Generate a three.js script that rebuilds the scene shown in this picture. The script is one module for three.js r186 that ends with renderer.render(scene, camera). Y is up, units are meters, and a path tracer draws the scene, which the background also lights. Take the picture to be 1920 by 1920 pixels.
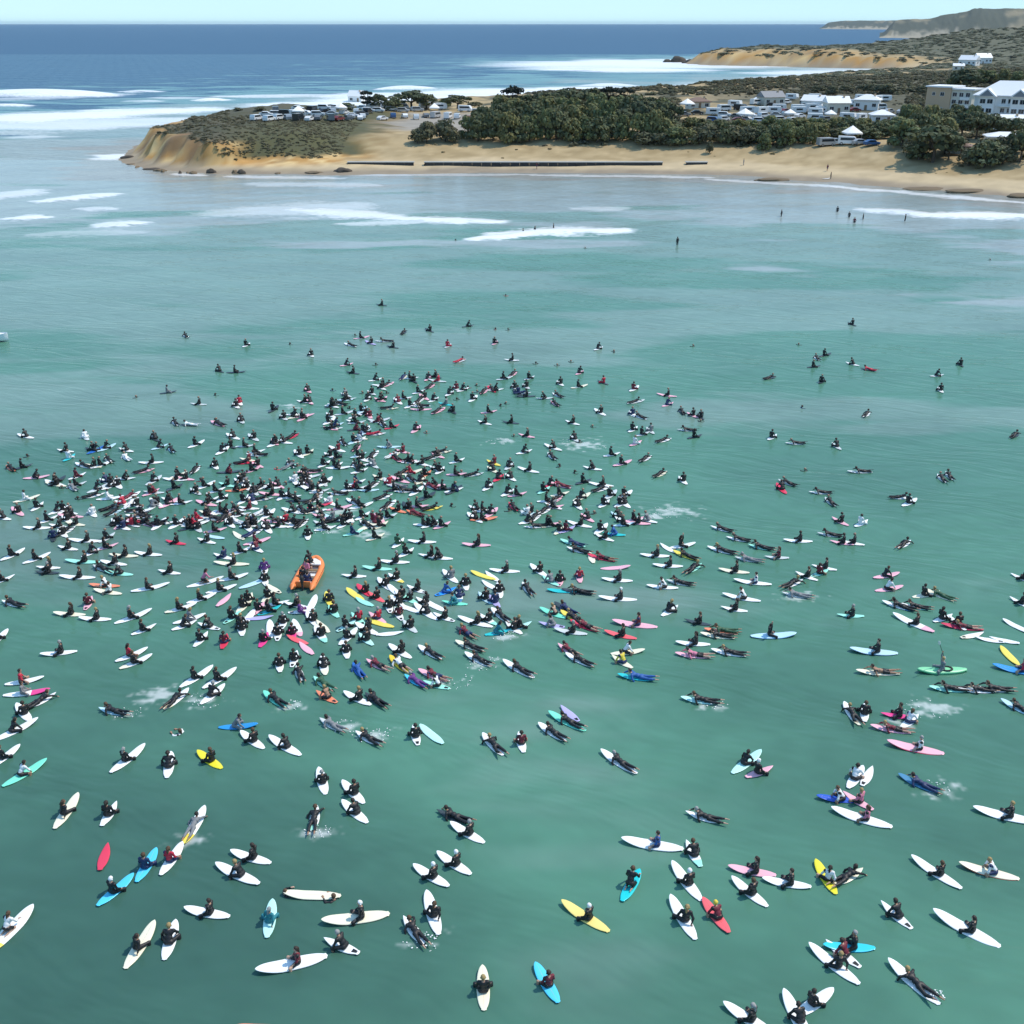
import * as THREE from 'three';
import { mergeGeometries, mergeVertices } from 'three/addons/utils/BufferGeometryUtils.js';
import { MarchingCubes } from 'three/addons/objects/MarchingCubes.js';

// ---------- camera, sky, sun, exposure ----------
const scene = new THREE.Scene();
const PITCH = 24, FOV = 50, EYE = 36;
const camera = new THREE.PerspectiveCamera(FOV, 1, 0.5, 90000);
camera.position.set(0, EYE, 0);
camera.rotation.set(-PITCH * Math.PI / 180, 0, 0);
camera.updateMatrixWorld(true);
const renderer = new THREE.WebGLRenderer({ antialias: true });
renderer.toneMapping = THREE.LinearToneMapping;
renderer.toneMappingExposure = 1.15;
renderer.shadowMap.enabled = true;

const SUN = new THREE.Vector3(0.52, 0.82, -0.20).normalize();
{ // clear summer sky: pale cyan over the horizon, bluer overhead, thin high cloud
  const W = 512, Hh = 256, d = new Float32Array(W * Hh * 4);
  for (let j = 0; j < Hh; j++) {
    const el = ((j + 0.5) / Hh - 0.5) * Math.PI, s = Math.max(0, Math.sin(el)), k = Math.pow(1 - s, 5.5), k2 = Math.pow(1 - s, 40);
    for (let i = 0; i < W; i++) {
      const az = ((i + 0.5) / W - 0.5) * Math.PI * 2, o = (j * W + i) * 4;
      const dir = new THREE.Vector3(Math.cos(az) * Math.cos(el), Math.sin(el), Math.sin(az) * Math.cos(el));
      const g = Math.pow(Math.max(0, dir.dot(SUN)), 7) * 0.22;
      const wisp = 0.03 * Math.sin(az * 9 + 3 * Math.sin(el * 11)) * Math.sin(el * 23 + az * 2) * k;
      d[o] = 0.19 + 0.41 * k + 0.03 * k2 + g + wisp; d[o + 1] = 0.40 + 0.49 * k + 0.02 * k2 + g + wisp; d[o + 2] = 0.72 + 0.25 * k + g * 0.9 + wisp; d[o + 3] = 1;
    }
  }
  const sky = new THREE.DataTexture(d, W, Hh, THREE.RGBAFormat, THREE.FloatType);
  sky.mapping = THREE.EquirectangularReflectionMapping; sky.magFilter = THREE.LinearFilter; sky.needsUpdate = true;
  scene.background = sky; scene.environment = sky;
}
const sun = new THREE.DirectionalLight(0xfff4e4, 3.3);
sun.position.copy(SUN).multiplyScalar(900).add(new THREE.Vector3(0, 0, -250));
sun.target.position.set(0, 0, -250);
sun.castShadow = true; sun.shadow.radius = 4; sun.shadow.mapSize.set(4096, 4096);
Object.assign(sun.shadow.camera, { left: -500, right: 500, top: 500, bottom: -500, near: 10, far: 3000 });
scene.add(sun, sun.target);
scene.fog = new THREE.FogExp2(0xbfd8ee, 0.000018);

// ---------- helpers ----------
let seedState = 20240117;
const R = () => { seedState = (seedState + 0x6d2b79f5) | 0; let t = Math.imul(seedState ^ (seedState >>> 15), 1 | seedState); t = (t + Math.imul(t ^ (t >>> 7), 61 | t)) ^ t; return ((t ^ (t >>> 14)) >>> 0) / 4294967296; };
const rr = (a, b) => a + (b - a) * R();
const clamp = (x, a = 0, b = 1) => Math.min(b, Math.max(a, x));
const ss = (a, b, x) => { const t = clamp((x - a) / (b - a)); return t * t * (3 - 2 * t); };
const mix = (a, b, t) => a + (b - a) * t;
const mix3 = (a, b, t) => [mix(a[0], b[0], t), mix(a[1], b[1], t), mix(a[2], b[2], t)];
const PERM = new Float32Array(65536); { for (let i = 0; i < 65536; i++) PERM[i] = R(); }
const hash2 = (i, j) => PERM[((i & 255) << 8) | (j & 255)];
function noise(x, y) { // smooth value noise, -1..1
  const i = Math.floor(x), j = Math.floor(y), u = x - i, v = y - j, a = u * u * (3 - 2 * u), b = v * v * (3 - 2 * v);
  const n0 = hash2(i, j), n1 = hash2(i + 1, j), n2 = hash2(i, j + 1), n3 = hash2(i + 1, j + 1);
  return ((n0 + (n1 - n0) * a) * (1 - b) + (n2 + (n3 - n2) * a) * b) * 2 - 1;
}
function fbm(x, y, o = 4) { let s = 0, a = 0.5; for (let i = 0; i < o; i++) { s += a * noise(x, y); const t = x * 1.62 + y * 1.21 + 17.3; y = y * 1.62 - x * 1.21 - 9.1; x = t; a *= 0.5; } return s; }
const srgb = (h) => { const c = new THREE.Color(h); return [c.r, c.g, c.b]; };
const colorOf = (h) => new THREE.Color(h);
const mat = (c, rough = 0.8, o = {}) => new THREE.MeshStandardMaterial({ color: Array.isArray(c) ? new THREE.Color().setRGB(...c) : c, roughness: rough, ...o });

// rays through the picture give real places on the water and the land
const FPX = 960 / Math.tan(FOV / 2 * Math.PI / 180), CP = Math.cos(PITCH * Math.PI / 180), SP = Math.sin(PITCH * Math.PI / 180);
function ray(px, py) { const x = (px - 960) / FPX, y = -(py - 960) / FPX; return new THREE.Vector3(x, y * CP - SP, -CP - y * SP); }
function at(px, py, h = 0) { const r = ray(px, py); return r.multiplyScalar((h - EYE) / r.y).add(new THREE.Vector3(0, EYE, 0)); }
function pixelOf(v) { const y = v.y - EYE, c = y * CP - v.z * SP, dep = -(v.z * CP + y * SP); return [960 + FPX * v.x / dep, 960 - FPX * c / dep, dep]; }

const used = new Map();
function numbered(n) { const k = used.get(n) || 0; used.set(n, k + 1); return k ? n + '_' + String(k).padStart(3, '0') : n; }
function shade(o) { o.traverse((m) => { if (m.isMesh) { m.castShadow = true; m.receiveShadow = true; } }); return o; }
function add(o, name, label, category, extra = {}) { o.name = numbered(name); Object.assign(o.userData, { ...(label ? { label } : {}), ...(category ? { category } : {}), ...extra }); scene.add(shade(o)); return o; }
function part(parent, name, geo, m) { const o = new THREE.Mesh(geo, m); o.name = name; parent.add(o); return o; }
const xf = (g, x, y, z, ry = 0, rx = 0, rz = 0) => { const m = new THREE.Matrix4().makeRotationFromEuler(new THREE.Euler(rx, ry, rz, 'YXZ')); m.setPosition(x, y, z); return g.applyMatrix4(m); };
const box = (w, h, d, x = 0, y = 0, z = 0) => new THREE.BoxGeometry(w, h, d).translate(x, y, z);
function geoFrom(pos, idx, col, uv) { const g = new THREE.BufferGeometry(); g.setAttribute('position', new THREE.Float32BufferAttribute(pos, 3)); if (col) g.setAttribute('color', new THREE.Float32BufferAttribute(col, 3)); if (uv) g.setAttribute('uv', new THREE.Float32BufferAttribute(uv, 2)); if (idx) g.setIndex(idx); g.computeVertexNormals(); return g; }

// labels: which one it is, told by a landmark, a direction and a rank
const pending = [], LANDS = { water: [], land: [] };
function landmark(kind, name, px, py) { LANDS[kind].push({ name, px, py }); }
function which(o, what, px, py, kind, squash = 1, tail = '') { pending.push({ o, what, px, py, kind, squash, tail }); }
const ORD = ['', 'second', 'third', 'fourth', 'fifth', 'sixth', 'seventh', 'eighth', 'ninth', 'tenth', 'eleventh', 'twelfth', 'thirteenth', 'fourteenth', 'fifteenth', 'sixteenth', 'seventeenth', 'eighteenth', 'nineteenth', 'twentieth'];
const DIRS = ['right of', 'back-right of', 'behind', 'back-left of', 'left of', 'front-left of', 'in front of', 'front-right of'];
function settleLabels() {
  const cells = new Map();
  for (const e of pending) {
    let best = null, bd = 1e9;
    for (const l of LANDS[e.kind]) { const dx = e.px - l.px, dy = (e.py - l.py) * e.squash, d = Math.hypot(dx, dy); if (d < bd && d > 1) { bd = d; best = l; } }
    const a = Math.atan2(-(e.py - best.py) * e.squash, e.px - best.px), s = (Math.round(a / (Math.PI / 4)) + 8) % 8;
    e.d = bd; e.say = DIRS[s] + ' the ' + best.name;
    const k = e.what + '|' + e.say; if (!cells.has(k)) cells.set(k, []); cells.get(k).push(e);
  }
  for (const list of cells.values()) { list.sort((a, b) => a.d - b.d); list.forEach((e, i) => { e.o.userData.label = e.what + ', ' + (list.length > 1 ? (ORD[i] || 'nearest') + ' ' : '') + e.say; if (list.length > 1 && !i) e.o.userData.label = e.what + ', nearest ' + e.say; e.o.userData.label = e.o.userData.label.replace(/  +/g, ' '); if (e.o.userData.label.split(' ').length > 16) e.o.userData.label = e.o.userData.label.replace('orange inflatable boat', 'orange boat').replace(' with ', ' in ').replace(' raising an arm', '').replace(' swimming without a board', ' swimming').replace('white apartment building', 'white apartments'); }); }
}

// ---------- the shape of the coast ----------
const COAST = [[-116, -341], [-109, -322], [-98, -309], [-78, -298], [-44, -296], [-8, -302], [34, -299], [60, -294], [79, -281], [94, -271], [115, -254], [150, -232], [240, -205], [420, -185], [1300, -150],
  [1300, -2400], [1000, -2250], [700, -1800], [450, -1450], [300, -1330], [205, -1240], [165, -1160], [178, -1113], [255, -1062], [337, -1009], [325, -985], [290, -940], [220, -860], [150, -770], [94, -695], [40, -625], [-30, -575], [-75, -530], [-98, -470], [-112, -410], [-121, -368]];
function landD(x, z) {
  let best = 1e12, inside = false;
  for (let i = 0, j = COAST.length - 1; i < COAST.length; j = i++) {
    const [ax, az] = COAST[j], [bx, bz] = COAST[i];
    if ((az > z) !== (bz > z) && x < (bx - ax) * (z - az) / (bz - az) + ax) inside = !inside;
    const ex = bx - ax, ez = bz - az, t = clamp(((x - ax) * ex + (z - az) * ez) / (ex * ex + ez * ez)), dx = x - ax - ex * t, dz = z - az - ez * t, d = dx * dx + dz * dz;
    if (d < best) best = d;
  }
  return (inside ? 1 : -1) * Math.sqrt(best);
}
function H(x, z, d0) {
  let d = (d0 ?? landD(x, z)) + 2.2 * fbm(x / 14, z / 14, 3);
  if (d < 0) return Math.max(-4, d * 0.12);
  const n = fbm(x / 26 + 4, z / 26, 4), n2 = fbm(x / 7, z / 7, 3);
  let h = Math.min(d, 16) * 0.1;
  h += ss(15, 44, d) * 4.3 + ss(18, 70, d) * n * 1.7 + ss(16, 30, d) * n2 * 0.5;
  const m1 = ss(-46, -64, x) * ss(-470, -430, z);
  const gully = Math.abs(noise(x / 5.5 + z / 13, z / 9)) , side = ss(-82, -70, x);
  h = mix(h, 1.3 * ss(0, 9, d) + mix(ss(3 + 3 * gully, 10 + 5 * gully, d) * (6.0 + 1.6 * n2), ss(9, 36, d) * (5.2 + 0.6 * n2), side) + ss(10, 30, d) * 1.9 + 0.7 * n * ss(14, 30, d), m1);
  const m2 = ss(-950, -1040, z), hi = ss(385, 520, x) * ss(-560, -860, z) * ss(-1500, -1250, z) + 0.5 * ss(700, 1000, x) * ss(-1200, -1500, z);
  h += m2 * ss(3, 15 + 6 * n2, d) * (8.2 + 1.5 * n) * mix(1, 0.35, ss(300, 380, x) * ss(-1200, -1050, z)) * (0.86 + 0.3 * Math.abs(noise(x / 16, z / 40)));
  h += hi * 17 + 8 * Math.exp(-(((x - 300) / 85) ** 2 + ((z + 625) / 75) ** 2));
  return h;
}
function hit(px, py) { // where the line of sight through a pixel meets the land
  const r = ray(px, py); r.divideScalar(Math.hypot(r.x, r.z));
  let t = 200; for (; t < 2600; t += t < 700 ? 1.5 : 5) { const y = EYE + r.y * t; if (y < Math.max(0, H(r.x * t, r.z * t))) break; }
  const v = new THREE.Vector3(r.x * t, 0, r.z * t); v.y = Math.max(0, H(v.x, v.z)); return v;
}
const SAND = [0.50, 0.39, 0.235], WETSAND = [0.27, 0.215, 0.15], DRY = [0.36, 0.265, 0.135], OCHRE = [0.46, 0.25, 0.075], PALEROCK = [0.60, 0.43, 0.20], SCRUB = [0.062, 0.066, 0.036], SCRUBG = [0.10, 0.092, 0.058], GRAVEL = [0.30, 0.27, 0.225];
function landColour(x, z, y, steep, d) {
  const n = fbm(x / 9, z / 9, 4), n2 = fbm(x / 2.6, z / 2.6, 3), n3 = fbm(x / 40, z / 40, 3);
  const far = ss(-800, -950, z), m1 = ss(-34, -50, x + 8 * n) * ss(-470, -430, z);
  let c = mix3(WETSAND, SAND, ss(2, 9, d + 3 * n)); c = mix3(c, WETSAND, 0.55 * ss(0.25, 0.6, fbm(x / 30, d / 2.2, 3)) * ss(12, 6, d) ); // wet bands and wrack lines
  c = mix3(c, mix3(DRY, SAND, 0.12 + 0.45 * n2), ss(13, 20, d + 5 * n));
  // dark low scrub over the dunes and the hill, thinner along the beach
  const cover = mix(ss(-0.1, 0.25, n + 0.5 * n3), 0.95, Math.max(far, ss(60, 120, d) * ss(60, 120, x)));
  c = mix3(c, mix3(mix3(SCRUB, SCRUBG, 0.5 + n2), [0.105, 0.115, 0.075], 0.7 * far), ss(26, 52, d + 10 * n) * cover * (1 - ss(-70, -55, x) * ss(-2, -14, x) * ss(-460, -440, z)));
  // the car park on top is pale gravel
  c = mix3(c, GRAVEL, ss(-62, -50, x) * ss(10, -4, x) * ss(-366, -352 - 14 * n, z) * 0 + ss(-70, -58, x) * ss(12, -2, x) * ss(-352, -362, z) * ss(-440, -425, z));
  // headland: grey-green scrub on top, ochre cliffs under it
  const top = ss(5.4 + 1.6 * n + 1.1 * ss(-84, -96, x), 6.6 + 1.8 * n + 1.1 * ss(-84, -96, x), y);
  c = mix3(c, mix3(mix3(OCHRE, PALEROCK, ss(-0.25, 0.4, n2 + 0.7 * n)), [0.25, 0.15, 0.07], ss(0.1, 0.5, n)), Math.max(m1 * ss(0.8, 1.6, y), far * ss(2.0, 4, y) * ss(0.12, 0.35, steep) * ss(420, 300, x)));
  c = mix3(c, mix3(SCRUBG, SCRUB, 0.4 + n2), m1 * top * (1 - 0.9 * ss(0.6, 0.95, steep)));
  const veg2 = m1 * ss(-80, -70, x) * ss(2.3 + n, 3.2 + n, y); c = mix3(c, mix3([0.10, 0.096, 0.036], SCRUB, 0.4 + 0.8 * n2), veg2);
  const g = 1 + 0.22 * n2; return [c[0] * g, c[1] * g, c[2] * g];
}
function terrain(name, x0, x1, z0, z1, step) {
  const nx = Math.round((x1 - x0) / step), nz = Math.round((z1 - z0) / step), pos = [], col = [], idx = [], hs = new Float32Array((nx + 1) * (nz + 1)), ds = new Float32Array((nx + 1) * (nz + 1));
  for (let j = 0; j <= nz; j++) for (let i = 0; i <= nx; i++) { const x = x0 + i * step, z = z0 + j * step, d = landD(x, z), k = j * (nx + 1) + i; ds[k] = d; hs[k] = H(x, z, d); }
  for (let j = 0; j <= nz; j++) for (let i = 0; i <= nx; i++) {
    const k = j * (nx + 1) + i, x = x0 + i * step, z = z0 + j * step;
    const gx = (hs[j * (nx + 1) + Math.min(nx, i + 1)] - hs[j * (nx + 1) + Math.max(0, i - 1)]) / (2 * step), gz = (hs[Math.min(nz, j + 1) * (nx + 1) + i] - hs[Math.max(0, j - 1) * (nx + 1) + i]) / (2 * step);
    pos.push(x, hs[k], z); col.push(...landColour(x, z, hs[k], Math.hypot(gx, gz), ds[k]));
  }
  for (let j = 0; j < nz; j++) for (let i = 0; i < nx; i++) { const a = j * (nx + 1) + i, b = a + 1, c = a + nx + 1, e = c + 1; if (Math.max(hs[a], hs[b], hs[c], hs[e]) > -1.2) idx.push(a, c, b, b, c, e); }
  return add(new THREE.Mesh(geoFrom(pos, idx, col), new THREE.MeshStandardMaterial({ vertexColors: true, roughness: 1 })), name, null, null, { kind: 'structure' });
}
terrain('beach_and_headland', -140, 440, -760, -190, 1.5).userData.label = 'sandy beach, dunes and ochre headland at the back of the bay';
terrain('far_headland', 80, 1300, -2400, -760, 8).userData.label = 'second headland with orange cliffs and scrub hill beyond the surf beach';

// distant ranges of the coast
function ridge(name, label, pts, depth, seed, foot) { // pts: [px, py of the skyline] at a distance; one lumpy hill
  const n = 220, m = 40, pos = [], col = [], idx = [];
  for (let j = 0; j <= m; j++) for (let i = 0; i <= n; i++) {
    const u = i / n, f = u * (pts.length - 1), k = Math.min(pts.length - 2, Math.floor(f)), px = mix(pts[k][0], pts[k + 1][0], f - k), py = mix(pts[k][1], pts[k + 1][1], f - k), D = mix(pts[k][2], pts[k + 1][2], f - k);
    const r = ray(px, py), q = D / Math.hypot(r.x, r.z), top = EYE + r.y * q, v = j / m, e = Math.sin(Math.PI * Math.min(1, u * 1.02)) ;
    const prof = v < 0.5 ? Math.pow(ss(0, 0.5, v), 0.75) : 1 - 0.6 * ss(0.5, 1, v), wob = 1 + 0.14 * fbm(u * 14 + seed, v * 4, 4) * (v < 0.45 ? 1.6 : 0.5);
    const dist = q + (v - 0.5) * depth * (v < 0.5 ? foot : 1);
    pos.push(r.x * dist, Math.max(-3, top * prof * wob * (v === 0 ? 0 : 1) * Math.pow(ss(0, 0.16, u), 0.8)), r.z * dist);
    const sandy = 0.6 * ss(0.17, 0.07, v + 0.12 * fbm(u * 40, v * 12 + seed, 3)), bare = ss(0.12, 0.4, fbm(u * 11 + seed, v * 5, 3));
    col.push(...mix3(mix3([0.075, 0.085, 0.06], [0.22, 0.19, 0.12], bare), [0.5, 0.43, 0.32], sandy));
  }
  for (let j = 0; j < m; j++) for (let i = 0; i < n; i++) { const a = j * (n + 1) + i, b = a + 1, c = a + n + 1, e = c + 1; idx.push(a, b, c, b, e, c); }
  const g = geoFrom(pos, idx, col); add(new THREE.Mesh(g, new THREE.MeshStandardMaterial({ vertexColors: true, roughness: 1, side: THREE.DoubleSide })), name, label, null, { kind: 'structure' });
}
ridge('distant_hill', 'long hazy hill on the far coast at the edge of the sky', [[1652, 44, 4300], [1680, 38, 4300], [1740, 35, 4100], [1800, 22, 3900], [1870, 15, 3700], [1960, 13, 3500], [2150, 10, 3300], [2400, 16, 3300]], 1500, 3, 1.1);
ridge('distant_point', 'lowest and farthest point on the horizon beyond the hazy hill', [[1538, 44, 9500], [1560, 41, 9400], [1590, 38.5, 9200], [1640, 39, 9000], [1680, 38, 8800], [1760, 36, 8600]], 2400, 11, 0.8);

{ // surf along the foot of the hazy hill
  const pos = [], idx = [], n = 90, a = at(1722, 65.5), b = at(1925, 76);
  for (let i = 0; i <= n; i++) { const u = i / n, x = mix(a.x, b.x, u), z = mix(a.z, b.z, u), w = Math.sin(Math.PI * clamp(u, 0.02, 0.98)) * (120 + 110 * fbm(u * 9, 3, 3)); pos.push(x - w * 0.3, 0.4, z + w * 1.2, x, 1.6, z, x + w * 0.3, 0.4, z - w); }
  for (let i = 0; i < n; i++) for (let k = 0; k < 2; k++) { const o = i * 3 + k; idx.push(o, o + 3, o + 1, o + 1, o + 3, o + 4); }
  add(new THREE.Mesh(geoFrom(pos, idx), new THREE.MeshStandardMaterial({ color: 0xf4f6f6, roughness: 0.8, side: THREE.DoubleSide })), 'surf_line', 'white surf along the foot of the hazy hill', null, { kind: 'structure' });
}

// ---------- the sea ----------
// breakers and foam: strips between two places on the water [px,py, px,py, width m, crest height m, strength, raggedness m]
const FOAM = [[-20, 176, 192, 179, 26, 2.4, 1.0, 9], [236, 172, 292, 172, 8, 0.8, 0.8, 6], [-20, 197, 46, 199, 8, 0.8, 0.9, 5], [250, 190, 290, 190, 9, 0.4, 0.5, 6], [378, 188, 416, 188, 9, 1.0, 1.0, 5], [300, 183, 370, 184, 10, 0.2, 0.45, 6],
  [-30, 222, 200, 217, 26, 0.5, 0.95, 22], [150, 216, 372, 206, 26, 0.5, 0.95, 22], [-30, 236, 240, 231, 34, 0, 0.62, 22], [160, 230, 335, 225, 20, 0, 0.6, 14], [420, 181, 660, 179, 12, 0.5, 0.6, 9], [500, 198, 690, 194, 22, 0.4, 0.95, 14], [640, 190, 830, 182, 32, 0.8, 1.0, 20], [720, 168, 800, 166, 12, 1.6, 0.9, 8], [800, 178, 1010, 172, 52, 0.8, 1.0, 20], [1000, 170, 1270, 169, 45, 0.7, 1.0, 18], [1250, 171, 1480, 154, 38, 0.6, 1.0, 18], [1470, 154, 1650, 136, 42, 0.6, 1.0, 18], [1100, 161, 1180, 161, 12, 1.2, 0.8, 8],
  [1110, 120, 1265, 119, 150, 0.4, 0.95, 60], [1085, 127, 1290, 127, 90, 0.4, 0.85, 50], [800, 187, 1010, 180, 36, 0.4, 0.9, 18], [640, 181, 760, 177, 26, 0.5, 0.8, 14], [-20, 186, 120, 184, 14, 0.3, 0.4, 12], [1060, 131, 1300, 132, 40, 1.0, 1.0, 24], [1290, 127, 1480, 124, 26, 0.2, 0.7, 20], [1490, 138, 1680, 132, 60, 0.3, 0.75, 26], [1230, 112, 1262, 113, 40, 0.2, 0.8, 26], [40, 258, 90, 257, 8, 0.1, 0.35, 5],
  [205, 296, 232, 292, 8, 0.2, 0.8, 4], [330, 327, 380, 329, 2.5, 0, 0.6, 2], [430, 331, 640, 334, 2.5, 0, 0.45, 2.5], [640, 328, 1000, 327, 2.2, 0, 0.35, 2], [1000, 328, 1330, 333, 2.2, 0, 0.5, 2], [1330, 336, 1600, 352, 2.2, 0, 0.5, 2], [1560, 350, 1930, 381, 2.4, 0, 0.7, 2],
  [-10, 372, 64, 358, 5, 0.3, 0.55, 4], [80, 378, 216, 365, 3.6, 0.35, 0.8, 4], [20, 409, 82, 407, 3.2, 0.35, 0.9, 3], [150, 391, 212, 391, 2.6, 0.2, 0.5, 3], [186, 422, 268, 417, 3.0, 0.35, 0.75, 3],
  [420, 398, 660, 388, 9, 0.1, 0.34, 9], [560, 393, 760, 410, 4.5, 0.3, 0.8, 5], [740, 410, 935, 416, 3.4, 0.3, 0.9, 4], [890, 449, 1010, 436, 3.0, 0.35, 0.95, 3.5], [930, 438, 1168, 431, 4.2, 0.35, 0.95, 3.5], [640, 420, 860, 415, 2.6, 0.1, 0.5, 3], [480, 345, 700, 348, 4, 0, 0.3, 4], [1080, 392, 1170, 390, 3, 0, 0.3, 3],
  [1620, 393, 1760, 402, 3.4, 0.3, 0.7, 3], [1730, 403, 1935, 406, 4.6, 0.5, 1.0, 3], [60, 440, 260, 436, 3, 0.05, 0.2, 4]].map(([a, b, c, d, w, h, k, rag]) => { const p = at(a, b), q = at(c, d); return { ax: p.x, az: p.z, ex: q.x - p.x, ez: q.z - p.z, l2: (q.x - p.x) ** 2 + (q.z - p.z) ** 2, w, h, k, rag, x0: Math.min(p.x, q.x) - w * 3 - rag, x1: Math.max(p.x, q.x) + w * 3 + rag, z0: Math.min(p.z, q.z) - w * 3 - rag, z1: Math.max(p.z, q.z) + w * 3 + rag }; });
const WAKES = [[812, 1268, 0.9], [842, 1280, 1.2], [640, 1362, 0.9], [700, 1380, 1.0], [596, 1562, 0.9], [790, 1765, 0.9], [1262, 960, 2.4], [1232, 968, 1.2], [1094, 834, 2.6], [1740, 1328, 1.7], [1765, 1484, 1.2], [545, 1324, 0.9], [912, 1246, 1.1], [936, 829, 1.4], [612, 994, 1.3], [385, 1314, 1.2], [1340, 1322, 0.9], [950, 1192, 1.1], [240, 1338, 0.9], [295, 1305, 1.4], [550, 760, 1.5], [700, 1000, 1.6], [1690, 1358, 1.2], [345, 1580, 0.9], [1500, 1120, 1.4], [640, 960, 1.6]].map(([a, b, r]) => { const p = at(a, b); return [p.x, p.z, r]; });
function surf(x, z) { // [crest height, foam cover]
  let h = 0, f = 0;
  for (const s of FOAM) {
    if (x < s.x0 || x > s.x1 || z < s.z0 || z > s.z1) continue;
    const t = ((x - s.ax) * s.ex + (z - s.az) * s.ez) / s.l2, tc = clamp(t), len = Math.sqrt(s.l2);
    const off = ((x - s.ax) * s.ez - (z - s.az) * s.ex) / len, wav = s.rag * 0.5 * fbm(x / (s.rag * 3), z / (s.rag * 3), 3), over = Math.abs(t - tc) * len;
    const rag2 = 0.32 * fbm(x / (s.w * 0.8) + 5, z / (s.w * 0.3), 4); const taper = 0.35 + 0.65 * Math.sin(Math.PI * clamp(tc, 0.03, 0.97)) ** 0.5, a = Math.hypot(off + wav, over) / (s.w * 1.3 * taper) + rag2;
    if (s.h) h = Math.max(h, s.h * 1.5 * Math.exp(-a * a * 3.2) * taper * (0.8 + 0.5 * rag2));
    if (a < 2 && s.k) { const streak = 0.5 + 0.5 * fbm(x / (s.w * 1.1), z / (s.w * 0.35), 4) + 0.25 * noise(x * 1.3 + 9, z * 2.2); f = Math.max(f, s.k * ss(1.15, 0.35, a + (0.55 - streak) * 0.9)); }
  }
  for (const [wx, wz, r] of WAKES) { const dx = x - wx, dz = z - wz; if (Math.abs(dx) > 3 * r || Math.abs(dz) > 3 * r) continue; const q = Math.hypot(dx * 0.8 + dz * 0.3, dz * 1.3) / r; f = Math.max(f, 0.38 * ss(0.9, 0.1, q + 0.9 * fbm(x * 2.1, z * 2.6, 4) * 1.4 + 0.25)); }
  return [h, f];
}
const SWELL = [[0.34, 0.94, 9.5, 0.026], [0.1, 0.99, 17, 0.04], [0.62, 0.78, 5.2, 0.016], [-0.3, 0.95, 6.7, 0.014], [0.48, 0.87, 31, 0.06]];
function waterY(x, z) { let y = 0; for (const [a, b, l, h] of SWELL) y += h * Math.sin((a * x + b * z) * 2 * Math.PI / l + 2.2 * noise(x / 23, z / 23)); return y * (0.55 + 0.45 * noise(x / 60 + 7, z / 60)); }
const REEF = [[60, 1760, 16, 1], [260, 1890, 9, 0.9], [330, 1640, 6, 0.55], [0, 1650, 8, 0.6], [1330, 1905, 6, 0.35], [1820, 1390, 12, 0.45], [1560, 1560, 7, 0.3], [640, 1780, 6, 0.3], [120, 900, 24, 0.35], [40, 1230, 18, 0.3], [1650, 850, 16, 0.3], [900, 1860, 5, 0.25]].map(([a, b, r, k]) => { const p = at(a, b); return [p.x, p.z, r, k]; });
// the sea floor: a sand bank that shelves gently across the bay, and falls away seaward of the point
const SHELF = (() => { const x0 = -920, z0 = -1520, st = 8, nx = 232, nz = 194, g = new Float32Array(nx * nz); for (let j = 0; j < nz; j++) for (let i = 0; i < nx; i++) g[j * nx + i] = -landD(x0 + i * st, z0 + j * st); return (x, z) => { const u = clamp((x - x0) / st, 0, nx - 1.01), v = clamp((z - z0) / st, 0, nz - 1.01), i = Math.floor(u), j = Math.floor(v), a = u - i, b = v - j, k = j * nx + i; return mix(mix(g[k], g[k + 1], a), mix(g[k + nx], g[k + nx + 1], a), b); }; })();
const BAY = [0.082, 0.214, 0.150], SEA = [0.020, 0.088, 0.168], SILT = [0.285, 0.345, 0.335], WETBED = [0.31, 0.295, 0.26], AERATED = [0.13, 0.28, 0.30]; // each water one colour; sand clouds, weed beds and churned water lie in it in patches with ragged edges
function waterColour(x, z, out, o) {
  const big = fbm(x / 55, z / 34, 4), mid = fbm(x / 13 + 3, z / 8, 3), cloud = fbm(x / 24 - 8, z / 15 + 2, 4), s = Math.max(0, SHELF(x, z));
  const sandy = fbm(x / 34 + 11, z / 11 - 5, 5), outer = ss(-0.05, 0.05, (-400 - z) / 300 + 0.16 * big);
  let c = mix3(BAY, SEA, outer);
  c = mix3(c, SILT, ss(-0.10, 0.10, (78 - s) / 130 + 0.75 * sandy) * (1 - outer));                       // sand stirred up by the waves
  c = mix3(c, SILT, 0.36 * ss(0.02, 0.18, 0.62 * fbm(x / 44 - 3, z / 13 + 8, 5) + (165 - s) / 330) * (1 - outer)); // drifting milky patches farther out
  c = mix3(c, WETBED, 0.75 * ss(-0.08, 0.08, (13 - s) / 60 + 0.5 * sandy) * (1 - outer));                // sand bed showing at the very edge
  c = mix3(c, AERATED, ss(-0.06, 0.08, (205 - s) / 420 + 0.8 * sandy) * outer);                          // churned water of the surf zone
  c = mix3(c, SILT, 0.7 * ss(-0.08, 0.08, (75 - s) / 200 + 0.7 * fbm(x / 50, z / 16, 4)) * outer);
  for (const [rx, rz, r, k] of REEF) { const q = Math.hypot(x - rx, (z - rz) * 1.2) / r; if (q < 1.6) c = mix3(c, [0.042, 0.108, 0.084], 0.8 * k * ss(1.3, 0.35, q + 0.8 * big + 0.5 * mid)); } // weed beds on the sand
  const v = 1 + 0.14 * mid + 0.06 * fbm(x / 3.1, z / 1.7, 3) + 0.06 * noise(x * 0.9 + z * 0.35, z * 1.4 - x * 0.4); const f = surf(x, z)[1];
  c = mix3([c[0] * v, c[1] * v, c[2] * v], [0.9, 0.91, 0.91], Math.pow(f, 0.8));
  out[o] = c[0]; out[o + 1] = c[1]; out[o + 2] = c[2];
}
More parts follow.
